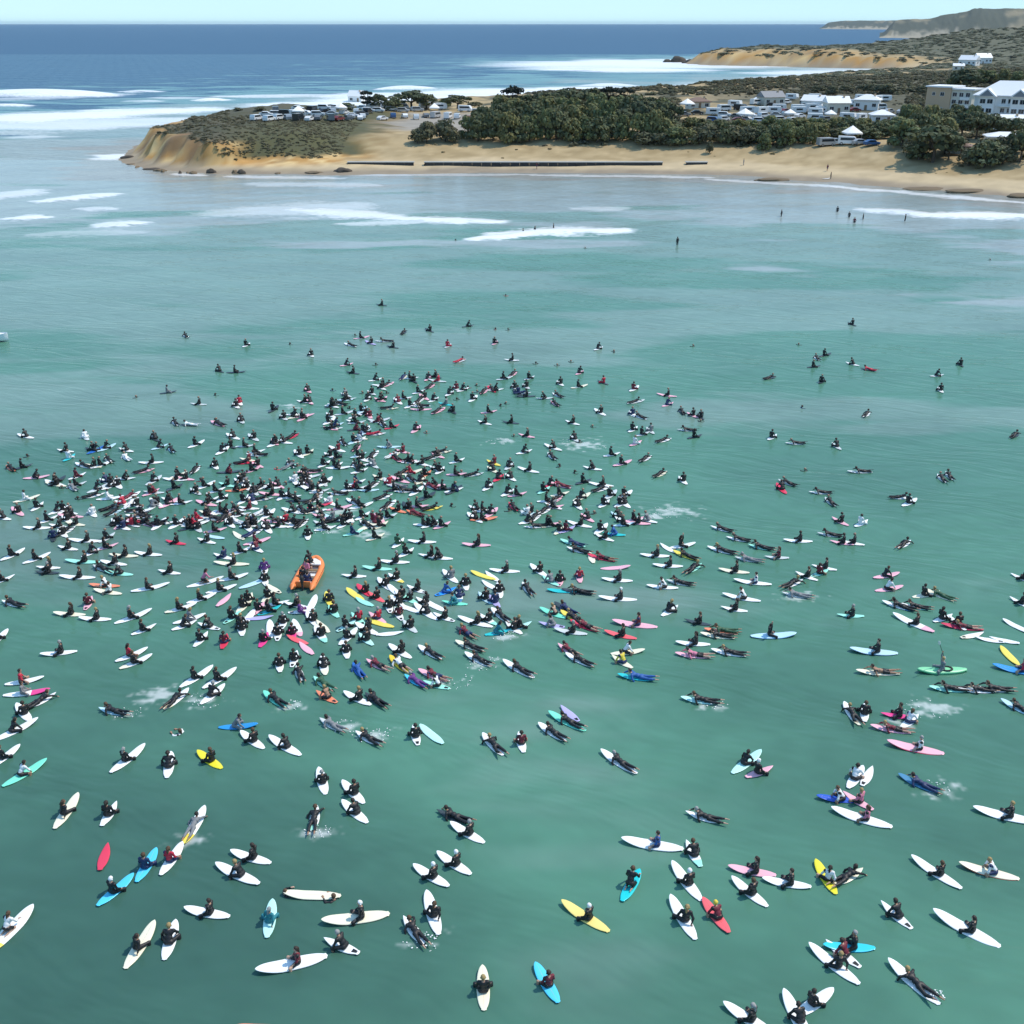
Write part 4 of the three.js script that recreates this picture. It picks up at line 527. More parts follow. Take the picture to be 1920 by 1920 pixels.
const CLOTH = { black: [mat([0.012, 0.012, 0.014], 0.55), 'black'], navy: [mat([0.015, 0.03, 0.10], 0.6), 'navy'], blue: [mat([0.02, 0.10, 0.34], 0.65), 'blue'], red: [mat([0.5, 0.02, 0.05], 0.65), 'red'], maroon: [mat([0.16, 0.015, 0.03], 0.65), 'maroon'], white: [mat([0.8, 0.8, 0.8], 0.7), 'white'], pink: [mat([0.62, 0.2, 0.3], 0.7), 'pink'], grey: [mat([0.2, 0.21, 0.22], 0.65), 'grey'], yellow: [mat([0.7, 0.56, 0.06], 0.65), 'yellow'], green: [mat([0.03, 0.1, 0.05], 0.65), 'dark green'], purple: [mat([0.14, 0.04, 0.2], 0.65), 'purple'], teal: [mat([0.02, 0.2, 0.24], 0.65), 'teal'], bare: [null, 'boardshorts'] };
const SAYPOSE = { sit: 'sitting', lean: 'leaning', turn: 'sitting', raise: 'sitting arm raised', kneel: 'kneeling', prone: 'lying', paddle: 'lying', tread: 'swimming', stand: 'standing' };
function person(pose, suit, cap) {
  const P = PROTO[pose], [cm] = CLOTH[suit], full = ['black', 'navy', 'grey', 'teal', 'green', 'purple'].includes(suit) || (suit === 'blue' && pose !== 'sit');
  const body = new THREE.Mesh(P.body, skinMats[Math.floor(R() * 3)]);
  if (full) part(body, 'wetsuit', P.wetsuit, cm); else { if (cm) part(body, 'shirt', P.top, cm); part(body, 'shorts', P.shorts, R() < 0.6 ? CLOTH.black[0] : CLOTH.navy[0]); }
  if (cap) part(body, 'cap', P.hair, CLOTH[cap]?.[0] ?? hairMats[3]); else { const q = R(), hm = hairMats[q < 0.45 ? 0 : q < 0.75 ? 1 : q < 0.9 ? 2 : 3]; part(body, 'hair', R() < 0.3 ? P.longhair : P.hair, hm); }
  return body;
}

// ---------- surfboards ----------
const BOARD = { S: [1.82, 0.25, 0.065, 'short'], M: [2.22, 0.27, 0.075, 'round'], L: [2.66, 0.29, 0.08, 'round'], X: [3.0, 0.36, 0.11, 'round'] };
function boardGeo([L, w, t, nose], u0 = 0, u1 = 1, grow = 1, thick = 1, dy = 0) {
  const n = 22, m = 12, pos = [], idx = [], half = (u) => { const a = Math.abs(2 * u - 1); if (nose === 'round') return w * Math.max(u < 0.5 ? 0.42 * (u < 0.02 ? u / 0.02 : 1) * ss(0.5, 0, u) : 0, Math.pow(Math.max(0, 1 - Math.pow(a, 2.7)), 0.62)); return u > 0.46 ? w * Math.pow(Math.max(0, 1 - Math.pow((u - 0.46) / 0.54, 1.9)), 0.85) : w * Math.max(0.5 * (u < 0.02 ? u / 0.02 : 1), Math.pow(Math.max(0, 1 - Math.pow((0.46 - u) / 0.5, 2.2)), 0.8)); };
  for (let i = 0; i <= n; i++) { const s = i / n, e = 0.5 - 0.5 * Math.cos(Math.PI * s), u = mix(u0, u1, e), W = Math.max(0.002, half(clamp(u, 0.0005, 0.9995)) * grow), T = t * thick * (0.25 + 0.75 * Math.sin(Math.PI * clamp(u, 0.04, 0.96)) ** 0.6), y = 0.14 * ss(0.6, 1.05, u) * L / 2.4 + 0.03 * ss(0.3, 0, u) + dy; for (let k = 0; k < m; k++) { const a = k / m * Math.PI * 2, c = Math.cos(a), q = Math.sin(a); pos.push((u - 0.5) * L, y + 0.04 + T * 0.5 * Math.sign(q) * Math.pow(Math.abs(q), q > 0 ? 0.9 : 0.6), W * Math.sign(c) * Math.pow(Math.abs(c), 0.8)); } }
  for (let i = 0; i < n; i++) for (let k = 0; k < m; k++) { const a = i * m + k, b = i * m + (k + 1) % m; idx.push(a, b, a + m, b, b + m, a + m); }
  for (const [o, f] of [[0, 0], [n * m, 1]]) for (let k = 1; k < m - 1; k++) f ? idx.push(o, o + k, o + k + 1) : idx.push(o, o + k + 1, o + k);
  const g = geoFrom(pos, idx); return g;
}
const BANDG = {}; const BG = {}, PADG = {}, NOSEG = {}, RAILG = {}, STRINGER = {};
for (const [k, b] of Object.entries(BOARD)) { BG[k] = boardGeo(b); BANDG[k] = boardGeo(b, 0, 0.26, 1.012, 1.05); PADG[k] = boardGeo(b, 0.06, 0.2, 0.8, 1.12); NOSEG[k] = boardGeo(b, 0.6, 1, 1.015, 1.06); RAILG[k] = boardGeo(b, 0, 1, 1.09, 0.72, -0.012); STRINGER[k] = boardGeo([b[0], 0.012, b[2], 'round'], 0.03, 0.97, 1, 1.05); }
const TONE = { w: ['#f4f5f4', 'white'], c: ['#efe9cf', 'cream'], m: ['#a4ecd8', 'mint'], y: ['#f2de62', 'yellow'], p: ['#f2b8c6', 'pink'], r: ['#e0405a', 'red'], b: ['#2a6fc4', 'blue'], k: ['#bfe0ea', 'pale blue'], t: ['#2fc4c8', 'teal'], g: ['#cfd6d6', 'light grey'], l: ['#b9b2e0', 'lavender'], o: ['#ee8e6a', 'orange'], n: ['#3c474c', 'dark grey'], pale: ['#f3de84', 'pale yellow'], coral: ['#f0686e', 'coral'], cyan: ['#58d2f4', 'sky blue'], cy2: ['#38cfe8', 'turquoise'], teal: ['#22ccd2', 'teal'], mint: ['#7ee6c8', 'mint'], azure: ['#2f94d6', 'azure'], royal: ['#2d5cc4', 'royal blue'], steel: ['#4a88ae', 'steel blue'], vivid: ['#2a9cff', 'vivid blue'], lemon: ['#ece03a', 'lemon'], gold: ['#f0cf3c', 'golden'], crim: ['#d4405e', 'crimson'], paddle: ['#bfe2f4', 'pale blue'], hot: ['#ee4a92', 'hot pink'], aqua: ['#c2f2ea', 'pale aqua'] };
const boardMats = {}; const boardMat = (k) => boardMats[k] ??= mat(TONE[k][0], 0.28);
const SPECIAL = { teal: 'bright teal board', coral: 'coral red board', pale: 'pale yellow longboard' };

// ---------- everyone on the water: [board x, y in the picture, heading, size, colour, pose, clothes, cap] ----------
const NEAR = [
  [125, 1521, 55, 'L', 'c', 'turn', 'black'], [205, 1526, 57, 'S', 'w', 'sit', 'black'], [365, 1547, 59, 'L', 'w', 'prone', 'grey'], [195, 1606, 72, 'S', 'r', 'none', '', 'empty red board'], [275, 1622, 58, 'M', 'cyan', 'sit', 'navy'], [322, 1610, 55, 'M', 'w', 'sit', 'red'], [217, 1668, 40, 'M', 'cyan', 'sit', 'black', '', 'white'],
  [470, 1607, 165, 'M', 'w', 'sit', 'black'], [445, 1638, 156, 'L', 'w', 'lean', 'black'], [388, 1710, 170, 'M', 'w', 'sit', 'black'], [263, 1771, 57, 'L', 'c', 'turn', 'black'], [319, 1762, 73, 'M', 'w', 'lean', 'black'], [18, 1744, 45, 'X', 'w', 'kneel', 'white'], [491, 1930, 178, 'M', 'o', 'none'],
  [590, 1535, 77, 'S', 'w', 'prone', 'black'], [665, 1523, 140, 'M', 'w', 'lean', 'black'], [876, 1562, 151, 'M', 'w', 'sit', 'black'], [848, 1531, 160, 'S', 'n', 'prone', 'black'], [851, 1619, 148, 'M', 'w', 'sit', 'black', '', 'white'], [808, 1642, 150, 'M', 'w', 'sit', 'black', '', 'white'], [585, 1677, 178, 'L', 'c', 'none', '', 'empty cream longboard'], [534, 1674, 20, 'M', '-', 'tread', 'black'], [626, 1684, 150, 'M', '-', 'tread', 'black'],
  [506, 1722, 81, 'M', 'aqua', 'turn', 'teal'], [667, 1720, 188, 'X', 'c', 'sit', 'black', '', 'white'], [811, 1711, 106, 'L', 'w', 'turn', 'black'], [775, 1743, 128, 'S', 'w', 'prone', 'black'], [547, 1806, 193, 'X', 'w', 'sit', 'maroon'], [640, 1773, 158, 'S', 'w', 'lean', 'black'], [906, 1852, 92, 'M', 'c', 'sit', 'black'],
  [1318, 1532, 165, 'S', 'w', 'prone', 'black'], [1223, 1583, 172, 'X', 'w', 'sit', 'blue'], [1300, 1600, 120, 'S', 'w', 'lean', 'black'], [1183, 1660, 60, 'M', 'teal', 'kneel', 'black', 'bright teal board'], [1287, 1652, 128, 'L', 'w', 'sit', 'black', '', 'white'], [1097, 1718, 149, 'L', 'pale', 'sit', 'black', 'pale yellow longboard', 'white'], [1280, 1720, 121, 'L', 'w', 'turn', 'black'], [1342, 1716, 128, 'M', 'coral', 'lean', 'maroon', 'coral red board', 'yellow'], [1025, 1842, 121, 'M', 'cyan', 'sit', 'maroon', 'sky blue board'], [1410, 1633, 170, 'M', 'p', 'sit', 'black'], [1405, 1672, 142, 'M', 'w', 'sit', 'black'], [1402, 1909, 150, 'M', 'w', 'sit', 'black'],
  [1475, 1655, 171, 'M', 'w', 'sit', 'black'], [1615, 1534, 164, 'X', 'w', 'sit', 'pink'], [1548, 1644, 122, 'M', 'lemon', 'turn', 'white', 'bright yellow board'], [1592, 1643, 28, 'S', 'c', 'prone', 'black'], [1755, 1636, 148, 'L', 'w', 'sit', 'black'], [1854, 1634, 167, 'L', 'c', 'lean', 'white', 'orange-railed longboard'], [1884, 1529, 168, 'X', 'w', 'sit', 'black'], [1680, 1716, 140, 'S', 'w', 'lean', 'black'], [1811, 1742, 153, 'X', 'w', 'sit', 'black'], [1592, 1776, 178, 'M', 'cy2', 'sit', 'black', 'turquoise blue board', 'bare'], [1580, 1789, 143, 'S', 'w', 'lean', 'maroon'], [1563, 1808, 142, 'L', 'w', 'turn', 'black'], [1712, 1842, 140, 'L', 'w', 'paddle', 'black'], [1528, 1880, 35, 'M', 'w', 'sit', 'black'], [1495, 1908, 118, 'L', 'w', 'lean', 'black'],
  [-4, 1197, 40, 'M', 'w', 'sit', 'black'], [110, 1224, 186, 'M', 'w', 'sit', 'black'], [247, 1228, 22, 'M', 'w', 'sit', 'red'], [255, 1241, 22, 'M', 'w', 'sit', 'black'], [270, 1180, 22, 'S', 'w', 'sit', 'black'], [377, 1199, 45, 'S', 'w', 'sit', 'black'], [421, 1203, 70, 'S', 'r', 'sit', 'maroon'], [391, 1174, 165, 'S', 'w', 'lean', 'black'], [453, 1179, 95, 'S', 'w', 'sit', 'black'], [346, 1172, 20, 'S', 'w', 'lean', 'black'], [46, 1277, 10, 'M', 'w', 'sit', 'red'], [50, 1299, 6, 'L', 'w', 'sit', 'grey', 'pink and white board'], [80, 1313, 28, 'S', 'w', 'prone', 'black'], [44, 1336, 130, 'M', 'w', 'sit', 'black'], [30, 1369, 25, 'L', 'w', 'lean', 'black'], [8, 1420, 35, 'M', 'w', 'sit', 'black'], [47, 1450, 30, 'L', 'mint', 'lean', 'white', 'mint green board'], [210, 1334, 168, 'S', 'k', 'prone', 'black'], [331, 1311, 38, 'M', 'w', 'prone', 'black'], [369, 1269, 31, 'L', 'w', 'sit', 'black'], [412, 1272, 30, 'L', 'w', 'sit', 'black'], [399, 1302, 38, 'M', 'w', 'lean', 'black'], [447, 1362, 3, 'M', 'azure', 'lean', 'grey', 'azure blue board'], [338, 1374, 160, 'S', '-', 'tread', 'white'], [240, 1423, 38, 'L', 'w', 'sit', 'black'], [317, 1435, 80, 'M', 'w', 'lean', 'black'], [393, 1425, 146, 'M', 'lemon', 'sit', 'black', 'lemon yellow board'], [473, 1388, 145, 'M', 'w', 'sit', 'black'],
  [534, 1399, 150, 'L', 'w', 'lean', 'black'], [604, 1465, 105, 'M', 'w', 'sit', 'black'], [662, 1486, 135, 'M', 'w', 'sit', 'black'], [620, 1359, 152, 'S', 'g', 'prone', 'grey'], [688, 1384, 152, 'S', 'w', 'prone', 'black'], [779, 1379, 105, 'S', 'w', 'sit', 'black'], [809, 1377, 142, 'M', 'aqua', 'none'], [924, 1396, 135, 'M', 'w', 'paddle', 'black'], [515, 1312, 146, 'M', 'mint', 'prone', 'black'], [524, 1246, 95, 'S', 'w', 'sit', 'black'], [552, 1236, 70, 'S', 'w', 'sit', 'black'], [561, 1262, 110, 'S', 'g', 'prone', 'black'], [607, 1248, 100, 'M', 'w', 'lean', 'black'], [604, 1281, 145, 'S', 'm', 'prone', 'green'], [612, 1307, 152, 'S', 'o', 'lean', 'bare'], [670, 1310, 155, 'M', 'w', 'sit', 'black'], [702, 1312, 146, 'S', 'n', 'prone', 'black'], [671, 1257, 125, 'S', 'b', 'prone', 'blue'], [706, 1247, 155, 'S', 'p', 'prone', 'maroon'], [748, 1246, 140, 'M', 'gold', 'prone', 'white', 'golden yellow board'], [750, 1222, 150, 'M', 'w', 'sit', 'black'], [806, 1224, 150, 'M', 'w', 'prone', 'black'], [812, 1267, 160, 'M', 'p', 'prone', 'maroon'], [777, 1277, 150, 'S', 'cyan', 'prone', 'purple'], [818, 1285, 165, 'S', 'm', 'lean', 'white'], [880, 1212, 160, 'M', 'c', 'prone', 'black'], [896, 1237, 155, 'M', 'w', 'prone', 'black'], [872, 1186, 150, 'S', 'n', 'prone', 'maroon'], [934, 1186, 10, 'S', 't', 'lean', 'teal'], [972, 1255, 153, 'L', 'w', 'prone', 'black'],
  [24, 1040, 25, 'M', 'w', 'sit', 'black'], [69, 1047, 20, 'M', 'w', 'sit', 'black'], [90, 1064, 178, 'S', 'w', 'sit', 'black'], [88, 1073, 178, 'S', 'n', 'sit', 'black'], [100, 1007, 90, 'S', 'n', 'sit', 'navy'], [117, 1001, 142, 'S', 'w', 'sit', 'black'], [160, 1014, 178, 'L', 'w', 'sit', 'black'], [127, 1028, 170, 'S', 'w', 'sit', 'black'], [200, 1026, 15, 'S', 'p', 'sit', 'black'], [201, 1009, 30, 'S', 'g', 'sit', 'black'], [232, 1042, 178, 'M', 'c', 'sit', 'black'], [278, 1039, 175, 'M', 'w', 'sit', 'black'], [155, 1053, 178, 'L', 'm', 'sit', 'black'], [172, 1036, 25, 'S', 'w', 'lean', 'black'], [213, 1056, 172, 'M', 'w', 'sit', 'black'], [223, 1075, 174, 'M', 'm', 'lean', 'black'], [190, 1066, 160, 'S', 'g', 'prone', 'black'], [145, 1082, 178, 'L', 'w', 'sit', 'black'], [196, 1098, 178, 'M', 'o', 'lean', 'white'], [202, 1110, 172, 'M', 'c', 'sit', 'white'], [282, 1102, 11, 'L', 'w', 'sit', 'black'], [166, 1131, 60, 'S', 'p', 'sit', 'maroon'], [130, 1151, 178, 'M', 'c', 'sit', 'black'], [178, 1160, 178, 'M', 'w', 'sit', 'black'], [250, 1156, 19, 'L', 'w', 'sit', 'black'], [22, 1132, 165, 'S', 'w', 'prone', 'black'], [5, 1087, 20, 'S', 'w', 'sit', 'black'], [317, 1073, 172, 'S', 'w', 'sit', 'black'],
  [434, 1057, 178, 'L', 'c', 'sit', 'black'], [385, 1092, 13, 'L', 'w', 'kneel', 'pink'], [437, 1083, 12, 'M', 'w', 'sit', 'black'], [415, 1105, 14, 'M', 'w', 'sit', 'black'], [378, 1122, 18, 'M', 'w', 'sit', 'black'], [420, 1125, 40, 'S', 'p', 'none'], [339, 1140, 15, 'M', 'w', 'sit', 'black'], [355, 1160, 15, 'M', 'w', 'lean', 'grey'], [496, 1066, 92, 'S', 'w', 'sit', 'purple'], [474, 1094, 20, 'M', 'k', 'none'], [496, 1087, 105, 'S', 'w', 'sit', 'black'], [512, 1103, 150, 'S', 'c', 'none'], [503, 1117, 45, 'S', 'c', 'sit', 'black'], [457, 1135, 48, 'M', 'c', 'sit', 'black'], [466, 1124, 60, 'S', 'c', 'sit', 'black'], [485, 1141, 48, 'S', 'p', 'sit', 'black'], [506, 1144, 20, 'S', 't', 'sit', 'black'], [436, 1157, 35, 'S', 'm', 'sit', 'black'], [464, 1159, 48, 'M', 'w', 'none'], [453, 1170, 70, 'S', 'w', 'sit', 'black'], [487, 1158, 5, 'S', 'l', 'none', '', 'lavender board'], [518, 1131, 10, 'S', 'w', 'sit', 'black'], [554, 1134, 170, 'S', 'w', 'sit', 'black'], [566, 1146, 5, 'S', 'w', 'sit', 'purple'], [585, 1132, 62, 'M', 'w', 'none'], [531, 1166, 80, 'S', 'w', 'sit', 'black'], [507, 1180, 95, 'M', 'w', 'none'], [521, 1188, 85, 'S', 'w', 'sit', 'black'], [557, 1178, 115, 'M', 'w', 'none'], [548, 1187, 100, 'S', 'hot', 'sit', 'black'], [586, 1162, 130, 'M', 'w', 'sit', 'black'], [605, 1175, 138, 'S', 'c', 'none'], [601, 1190, 125, 'M', 'w', 'sit', 'black'], [617, 1124, 112, 'M', 'y', 'sit', 'black'], [625, 1147, 130, 'S', 'm', 'sit', 'black'], [447, 1005, 145, 'S', 'c', 'none'], [482, 1016, 14, 'M', 'p', 'sit', 'maroon'], [480, 1029, 150, 'S', 'w', 'lean', 'maroon'], [577, 1003, 92, 'S', 'w', 'sit', 'black'], [329, 1018, 170, 'S', 'r', 'sit', 'black'], [387, 1015, 165, 'S', 'w', 'sit', 'black'], [402, 1007, 170, 'S', 'k', 'none'], [452, 1034, 20, 'S', 'w', 'sit', 'black'], [418, 1044, 165, 'S', 'w', 'sit', 'navy'], [495, 1200, 60, 'S', 'hot', 'sit', 'black'], [574, 1216, 140, 'S', 'p', 'none'], [557, 1200, 160, 'S', 'coral', 'none'],
  [663, 1079, 178, 'S', 'w', 'sit', 'black'], [707, 1065, 177, 'M', 'm', 'sit', 'black'], [740, 1053, 178, 'M', 'w', 'sit', 'black'], [747, 1018, 40, 'S', 'w', 'sit', 'green'], [762, 1036, 30, 'S', 'w', 'sit', 'black'], [791, 1015, 178, 'M', 'w', 'sit', 'black'], [822, 1045, 174, 'M', 'w', 'lean', 'black'], [806, 1042, 174, 'S', 'w', 'sit', 'black'], [893, 1021, 178, 'M', 'p', 'sit', 'black'], [704, 1007, 20, 'S', 'c', 'sit', 'black'], [690, 986, 25, 'M', 'c', 'none'], [713, 985, 25, 'S', 'c', 'sit', 'black'], [742, 1084, 150, 'S', 'w', 'sit', 'black'], [722, 1096, 140, 'M', 'w', 'sit', 'black'], [684, 1108, 142, 'M', 'r', 'sit', 'black'], [705, 1120, 150, 'S', 'coral', 'sit', 'black'], [666, 1115, 146, 'M', 'y', 'none'], [683, 1129, 155, 'S', 'm', 'none'], [741, 1109, 140, 'M', 'w', 'none'], [752, 1118, 140, 'S', 'w', 'sit', 'black'], [747, 1131, 140, 'M', 'w', 'sit', 'black'], [767, 1124, 150, 'S', 'm', 'sit', 'black'], [781, 1106, 160, 'S', 'w', 'sit', 'black'], [730, 1138, 100, 'S', 'w', 'sit', 'black'], [769, 1142, 160, 'S', 'w', 'none'], [797, 1130, 155, 'S', 'w', 'sit', 'black'], [816, 1137, 155, 'M', 'w', 'none'], [798, 1148, 147, 'L', 'w', 'lean', 'black'], [832, 1158, 160, 'S', 'w', 'sit', 'black'], [747, 1152, 120, 'S', 'w', 'sit', 'maroon'], [707, 1159, 150, 'S', 'p', 'sit', 'red'], [712, 1169, 165, 'M', 'y', 'none'], [671, 1161, 140, 'S', 'm', 'sit', 'red'], [650, 1174, 30, 'S', 'aqua', 'sit', 'black'], [688, 1180, 155, 'M', 'w', 'sit', 'black'], [731, 1188, 5, 'S', 'w', 'none'], [653, 1194, 42, 'M', 'w', 'sit', 'black'], [686, 1199, 140, 'S', 'aqua', 'sit', 'black'], [649, 1221, 100, 'S', 'w', 'sit', 'black'], [768, 1175, 140, 'S', 'g', 'sit', 'black'], [836, 1110, 20, 'S', 'vivid', 'lean', 'blue', 'vivid blue board'], [844, 1082, 140, 'M', 'w', 'sit', 'grey'], [873, 1096, 100, 'S', 'w', 'sit', 'black'], [861, 1118, 95, 'S', 'w', 'lean', 'navy'], [906, 1080, 162, 'M', 'y', 'none'], [891, 1167, 165, 'L', 'w', 'sit', 'black'], [852, 1131, 175, 'S', 'mint', 'lean', 'teal'], [915, 1162, 150, 'S', 'w', 'sit', 'black'],
  [946, 1071, 178, 'M', 'w', 'sit', 'black'], [923, 1082, 145, 'S', 'w', 'none'], [918, 1098, 150, 'S', 'w', 'none'], [936, 1108, 100, 'M', 'w', 'sit', 'black'], [909, 1122, 140, 'S', 'k', 'sit', 'black'], [927, 1128, 130, 'S', 'l', 'sit', 'navy'], [1010, 1071, 145, 'M', 'w', 'sit', 'black'], [1032, 1090, 150, 'S', 'm', 'lean', 'grey'], [1050, 1089, 80, 'S', 'p', 'sit', 'black'], [1086, 1082, 100, 'S', 'p', 'sit', 'red'], [1055, 1108, 178, 'M', 't', 'none'], [1082, 1110, 172, 'M', 'n', 'prone', 'black'], [988, 1104, 130, 'S', 'w', 'prone', 'black'], [1158, 1123, 178, 'L', 'w', 'sit', 'black', '', 'white'], [1157, 1088, 177, 'M', 'w', 'sit', 'black'], [1154, 1065, 3, 'M', 'p', 'none'], [1128, 1047, 168, 'M', 'r', 'prone', 'maroon'], [1109, 1046, 110, 'S', 'c', 'none'], [1082, 1032, 165, 'S', 'w', 'prone', 'black'], [1074, 1019, 165, 'M', 'm', 'prone', 'navy'], [1133, 1008, 160, 'S', 'w', 'sit', 'black'], [1151, 1001, 175, 'S', 't', 'lean', 'blue'], [1194, 980, 175, 'M', 'p', 'sit', 'black'], [1037, 1150, 160, 'M', 'mint', 'lean', 'bare'], [1060, 1142, 150, 'M', 'n', 'prone', 'navy'], [1072, 1158, 150, 'M', 'y', 'prone', 'black'], [1034, 1172, 170, 'S', 'l', 'lean', 'grey'], [1070, 1185, 172, 'M', 'g', 'sit', 'black'], [1095, 1174, 160, 'M', 'r', 'prone', 'maroon'], [1190, 1171, 174, 'X', 'p', 'sit', 'maroon'], [1163, 1191, 168, 'M', 'coral', 'sit', 'black', 'coral pink board'], [938, 1154, 142, 'M', 'w', 'prone', 'black'], [963, 1178, 145, 'S', 'w', 'sit', 'black'], [976, 1175, 20, 'S', 'aqua', 'sit', 'black'],
  [1252, 1028, 150, 'S', 'w', 'none'], [1280, 1023, 10, 'M', 'w', 'raise', 'black'], [1285, 1042, 160, 'M', 'y', 'prone', 'black'], [1228, 1042, 178, 'M', 'w', 'sit', 'black'], [1252, 1061, 178, 'M', 'w', 'sit', 'black'], [1302, 1066, 30, 'S', 'm', 'prone', 'black'], [1242, 1101, 176, 'M', 'w', 'lean', 'white'], [1272, 1093, 170, 'S', 'g', 'prone', 'black'], [1376, 1071, 174, 'M', 'c', 'sit', 'black'], [1411, 1092, 174, 'L', 'w', 'sit', 'white'], [1390, 1121, 170, 'L', 'w', 'lean', 'white'], [1376, 1143, 172, 'S', 'w', 'sit', 'black'], [1256, 1146, 30, 'S', 'w', 'lean', 'black'], [1308, 1168, 170, 'S', 'n', 'sit', 'black'], [1345, 1193, 174, 'M', 'c', 'prone', 'black'], [1352, 1184, 176, 'M', 'o', 'prone', 'green'], [1450, 1192, 2, 'X', 'paddle', 'raise', 'black', 'pale blue paddleboard'], [1383, 1011, 170, 'S', 'w', 'prone', 'black'], [1352, 992, 166, 'S', 'w', 'prone', 'black'], [1424, 1026, 168, 'S', 'm', 'prone', 'black'], [1456, 1045, 178, 'S', 'g', 'sit', 'maroon'], [1352, 1032, 166, 'M', 'w', 'prone', 'black'], [1400, 1049, 170, 'S', 'g', 'prone', 'grey'], [1496, 1014, 178, 'M', 'w', 'sit', 'black'], [1299, 1207, 178, 'M', 'w', 'sit', 'black'], [1299, 1229, 175, 'M', 'p', 'prone', 'pink'], [1488, 1094, 20, 'S', 'w', 'prone', 'black'], [1512, 1080, 160, 'S', 'w', 'sit', 'black'], [1490, 1116, 170, 'S', 'g', 'prone', 'grey'], [1366, 1224, 172, 'M', 'w', 'prone', 'black'],
  [1545, 1064, 170, 'S', 'w', 'sit', 'black'], [1538, 1074, 20, 'S', 'm', 'sit', 'maroon'], [1662, 1079, 10, 'M', 'p', 'lean', 'black'], [1667, 1104, 8, 'M', 'p', 'lean', 'white'], [1696, 1021, 30, 'S', 'w', 'prone', 'black'], [1578, 1018, 172, 'S', 'p', 'sit', 'black'], [1598, 1018, 170, 'S', 'w', 'sit', 'black'], [1554, 1003, 172, 'S', 'g', 'prone', 'black'], [1736, 1116, 10, 'M', 'c', 'sit', 'black'], [1760, 1117, 160, 'M', 'c', 'prone', 'green'], [1594, 1155, 178, 'S', 'm', 'sit', 'black'], [1684, 1138, 164, 'M', 'w', 'prone', 'black'], [1714, 1139, 170, 'S', 'w', 'prone', 'black'], [1712, 1169, 158, 'X', 'w', 'sit', 'black'], [1768, 1160, 20, 'S', 'w', 'sit', 'black'], [1804, 1176, 174, 'L', 'crim', 'prone', 'maroon', 'crimson board'], [1795, 1169, 140, 'S', 'w', 'sit', 'black'], [1823, 1191, 12, 'S', 'w', 'none'], [1855, 1199, 172, 'S', 'w', 'none'], [1883, 1200, 170, 'S', 'w', 'none'], [1908, 1175, 155, 'M', 'w', 'none'], [1914, 1131, 155, 'S', 'w', 'sit', 'black'], [1917, 1085, 160, 'S', 'w', 'sit', 'black'],
  [1638, 1221, 177, 'X', 'k', 'sit', 'black'], [1646, 1260, 178, 'L', 'c', 'prone', 'bare'], [1778, 1291, 176, 'M', 'm', 'prone', 'black'], [1832, 1293, 178, 'M', 'w', 'prone', 'black'], [1862, 1291, 174, 'S', 'w', 'prone', 'black'], [1893, 1229, 135, 'M', 'y', 'none'], [1910, 1256, 170, 'X', 'azure', 'sit', 'red'], [1910, 1328, 155, 'M', 'k', 'prone', 'black'], [1597, 1338, 126, 'M', 'w', 'paddle', 'black'], [1621, 1336, 92, 'S', 'w', 'sit', 'black'], [1682, 1341, 174, 'S', 'hot', 'sit', 'black'], [1706, 1352, 35, 'S', 'w', 'lean', 'white'], [1670, 1367, 172, 'M', 'p', 'prone', 'maroon'], [1716, 1403, 170, 'X', 'p', 'sit', 'white', 'red-railed longboard'], [1604, 1458, 55, 'M', 'w', 'lean', 'white'], [1626, 1456, 60, 'S', 'w', 'none'], [1722, 1470, 156, 'M', 'steel', 'prone', 'navy'], [1572, 1498, 176, 'M', 'royal', 'lean', 'white', 'royal blue board'], [1608, 1502, 150, 'S', 'p', 'sit', 'pink'], [1400, 1429, 36, 'L', 'aqua', 'lean', 'black'], [1424, 1447, 20, 'S', 'p', 'sit', 'black', '', 'white'], [1160, 1429, 148, 'L', 'w', 'prone', 'black'], [1035, 1373, 148, 'M', 'w', 'prone', 'black'], [1063, 1353, 155, 'L', 'mint', 'prone', 'black'], [1068, 1338, 140, 'S', 'l', 'none'], [977, 1392, 105, 'S', 'w', 'sit', 'maroon'], [1312, 1313, 172, 'M', 'aqua', 'prone', 'black'], [1192, 1270, 173, 'M', 't', 'prone', 'blue'], [1086, 1238, 155, 'M', 'w', 'prone', 'black'], [1064, 1219, 150, 'S', 'p', 'prone', 'maroon'], [1177, 1223, 5, 'M', 'c', 'lean', 'white'], [1166, 1241, 150, 'S', 'c', 'lean', 'yellow'],
];
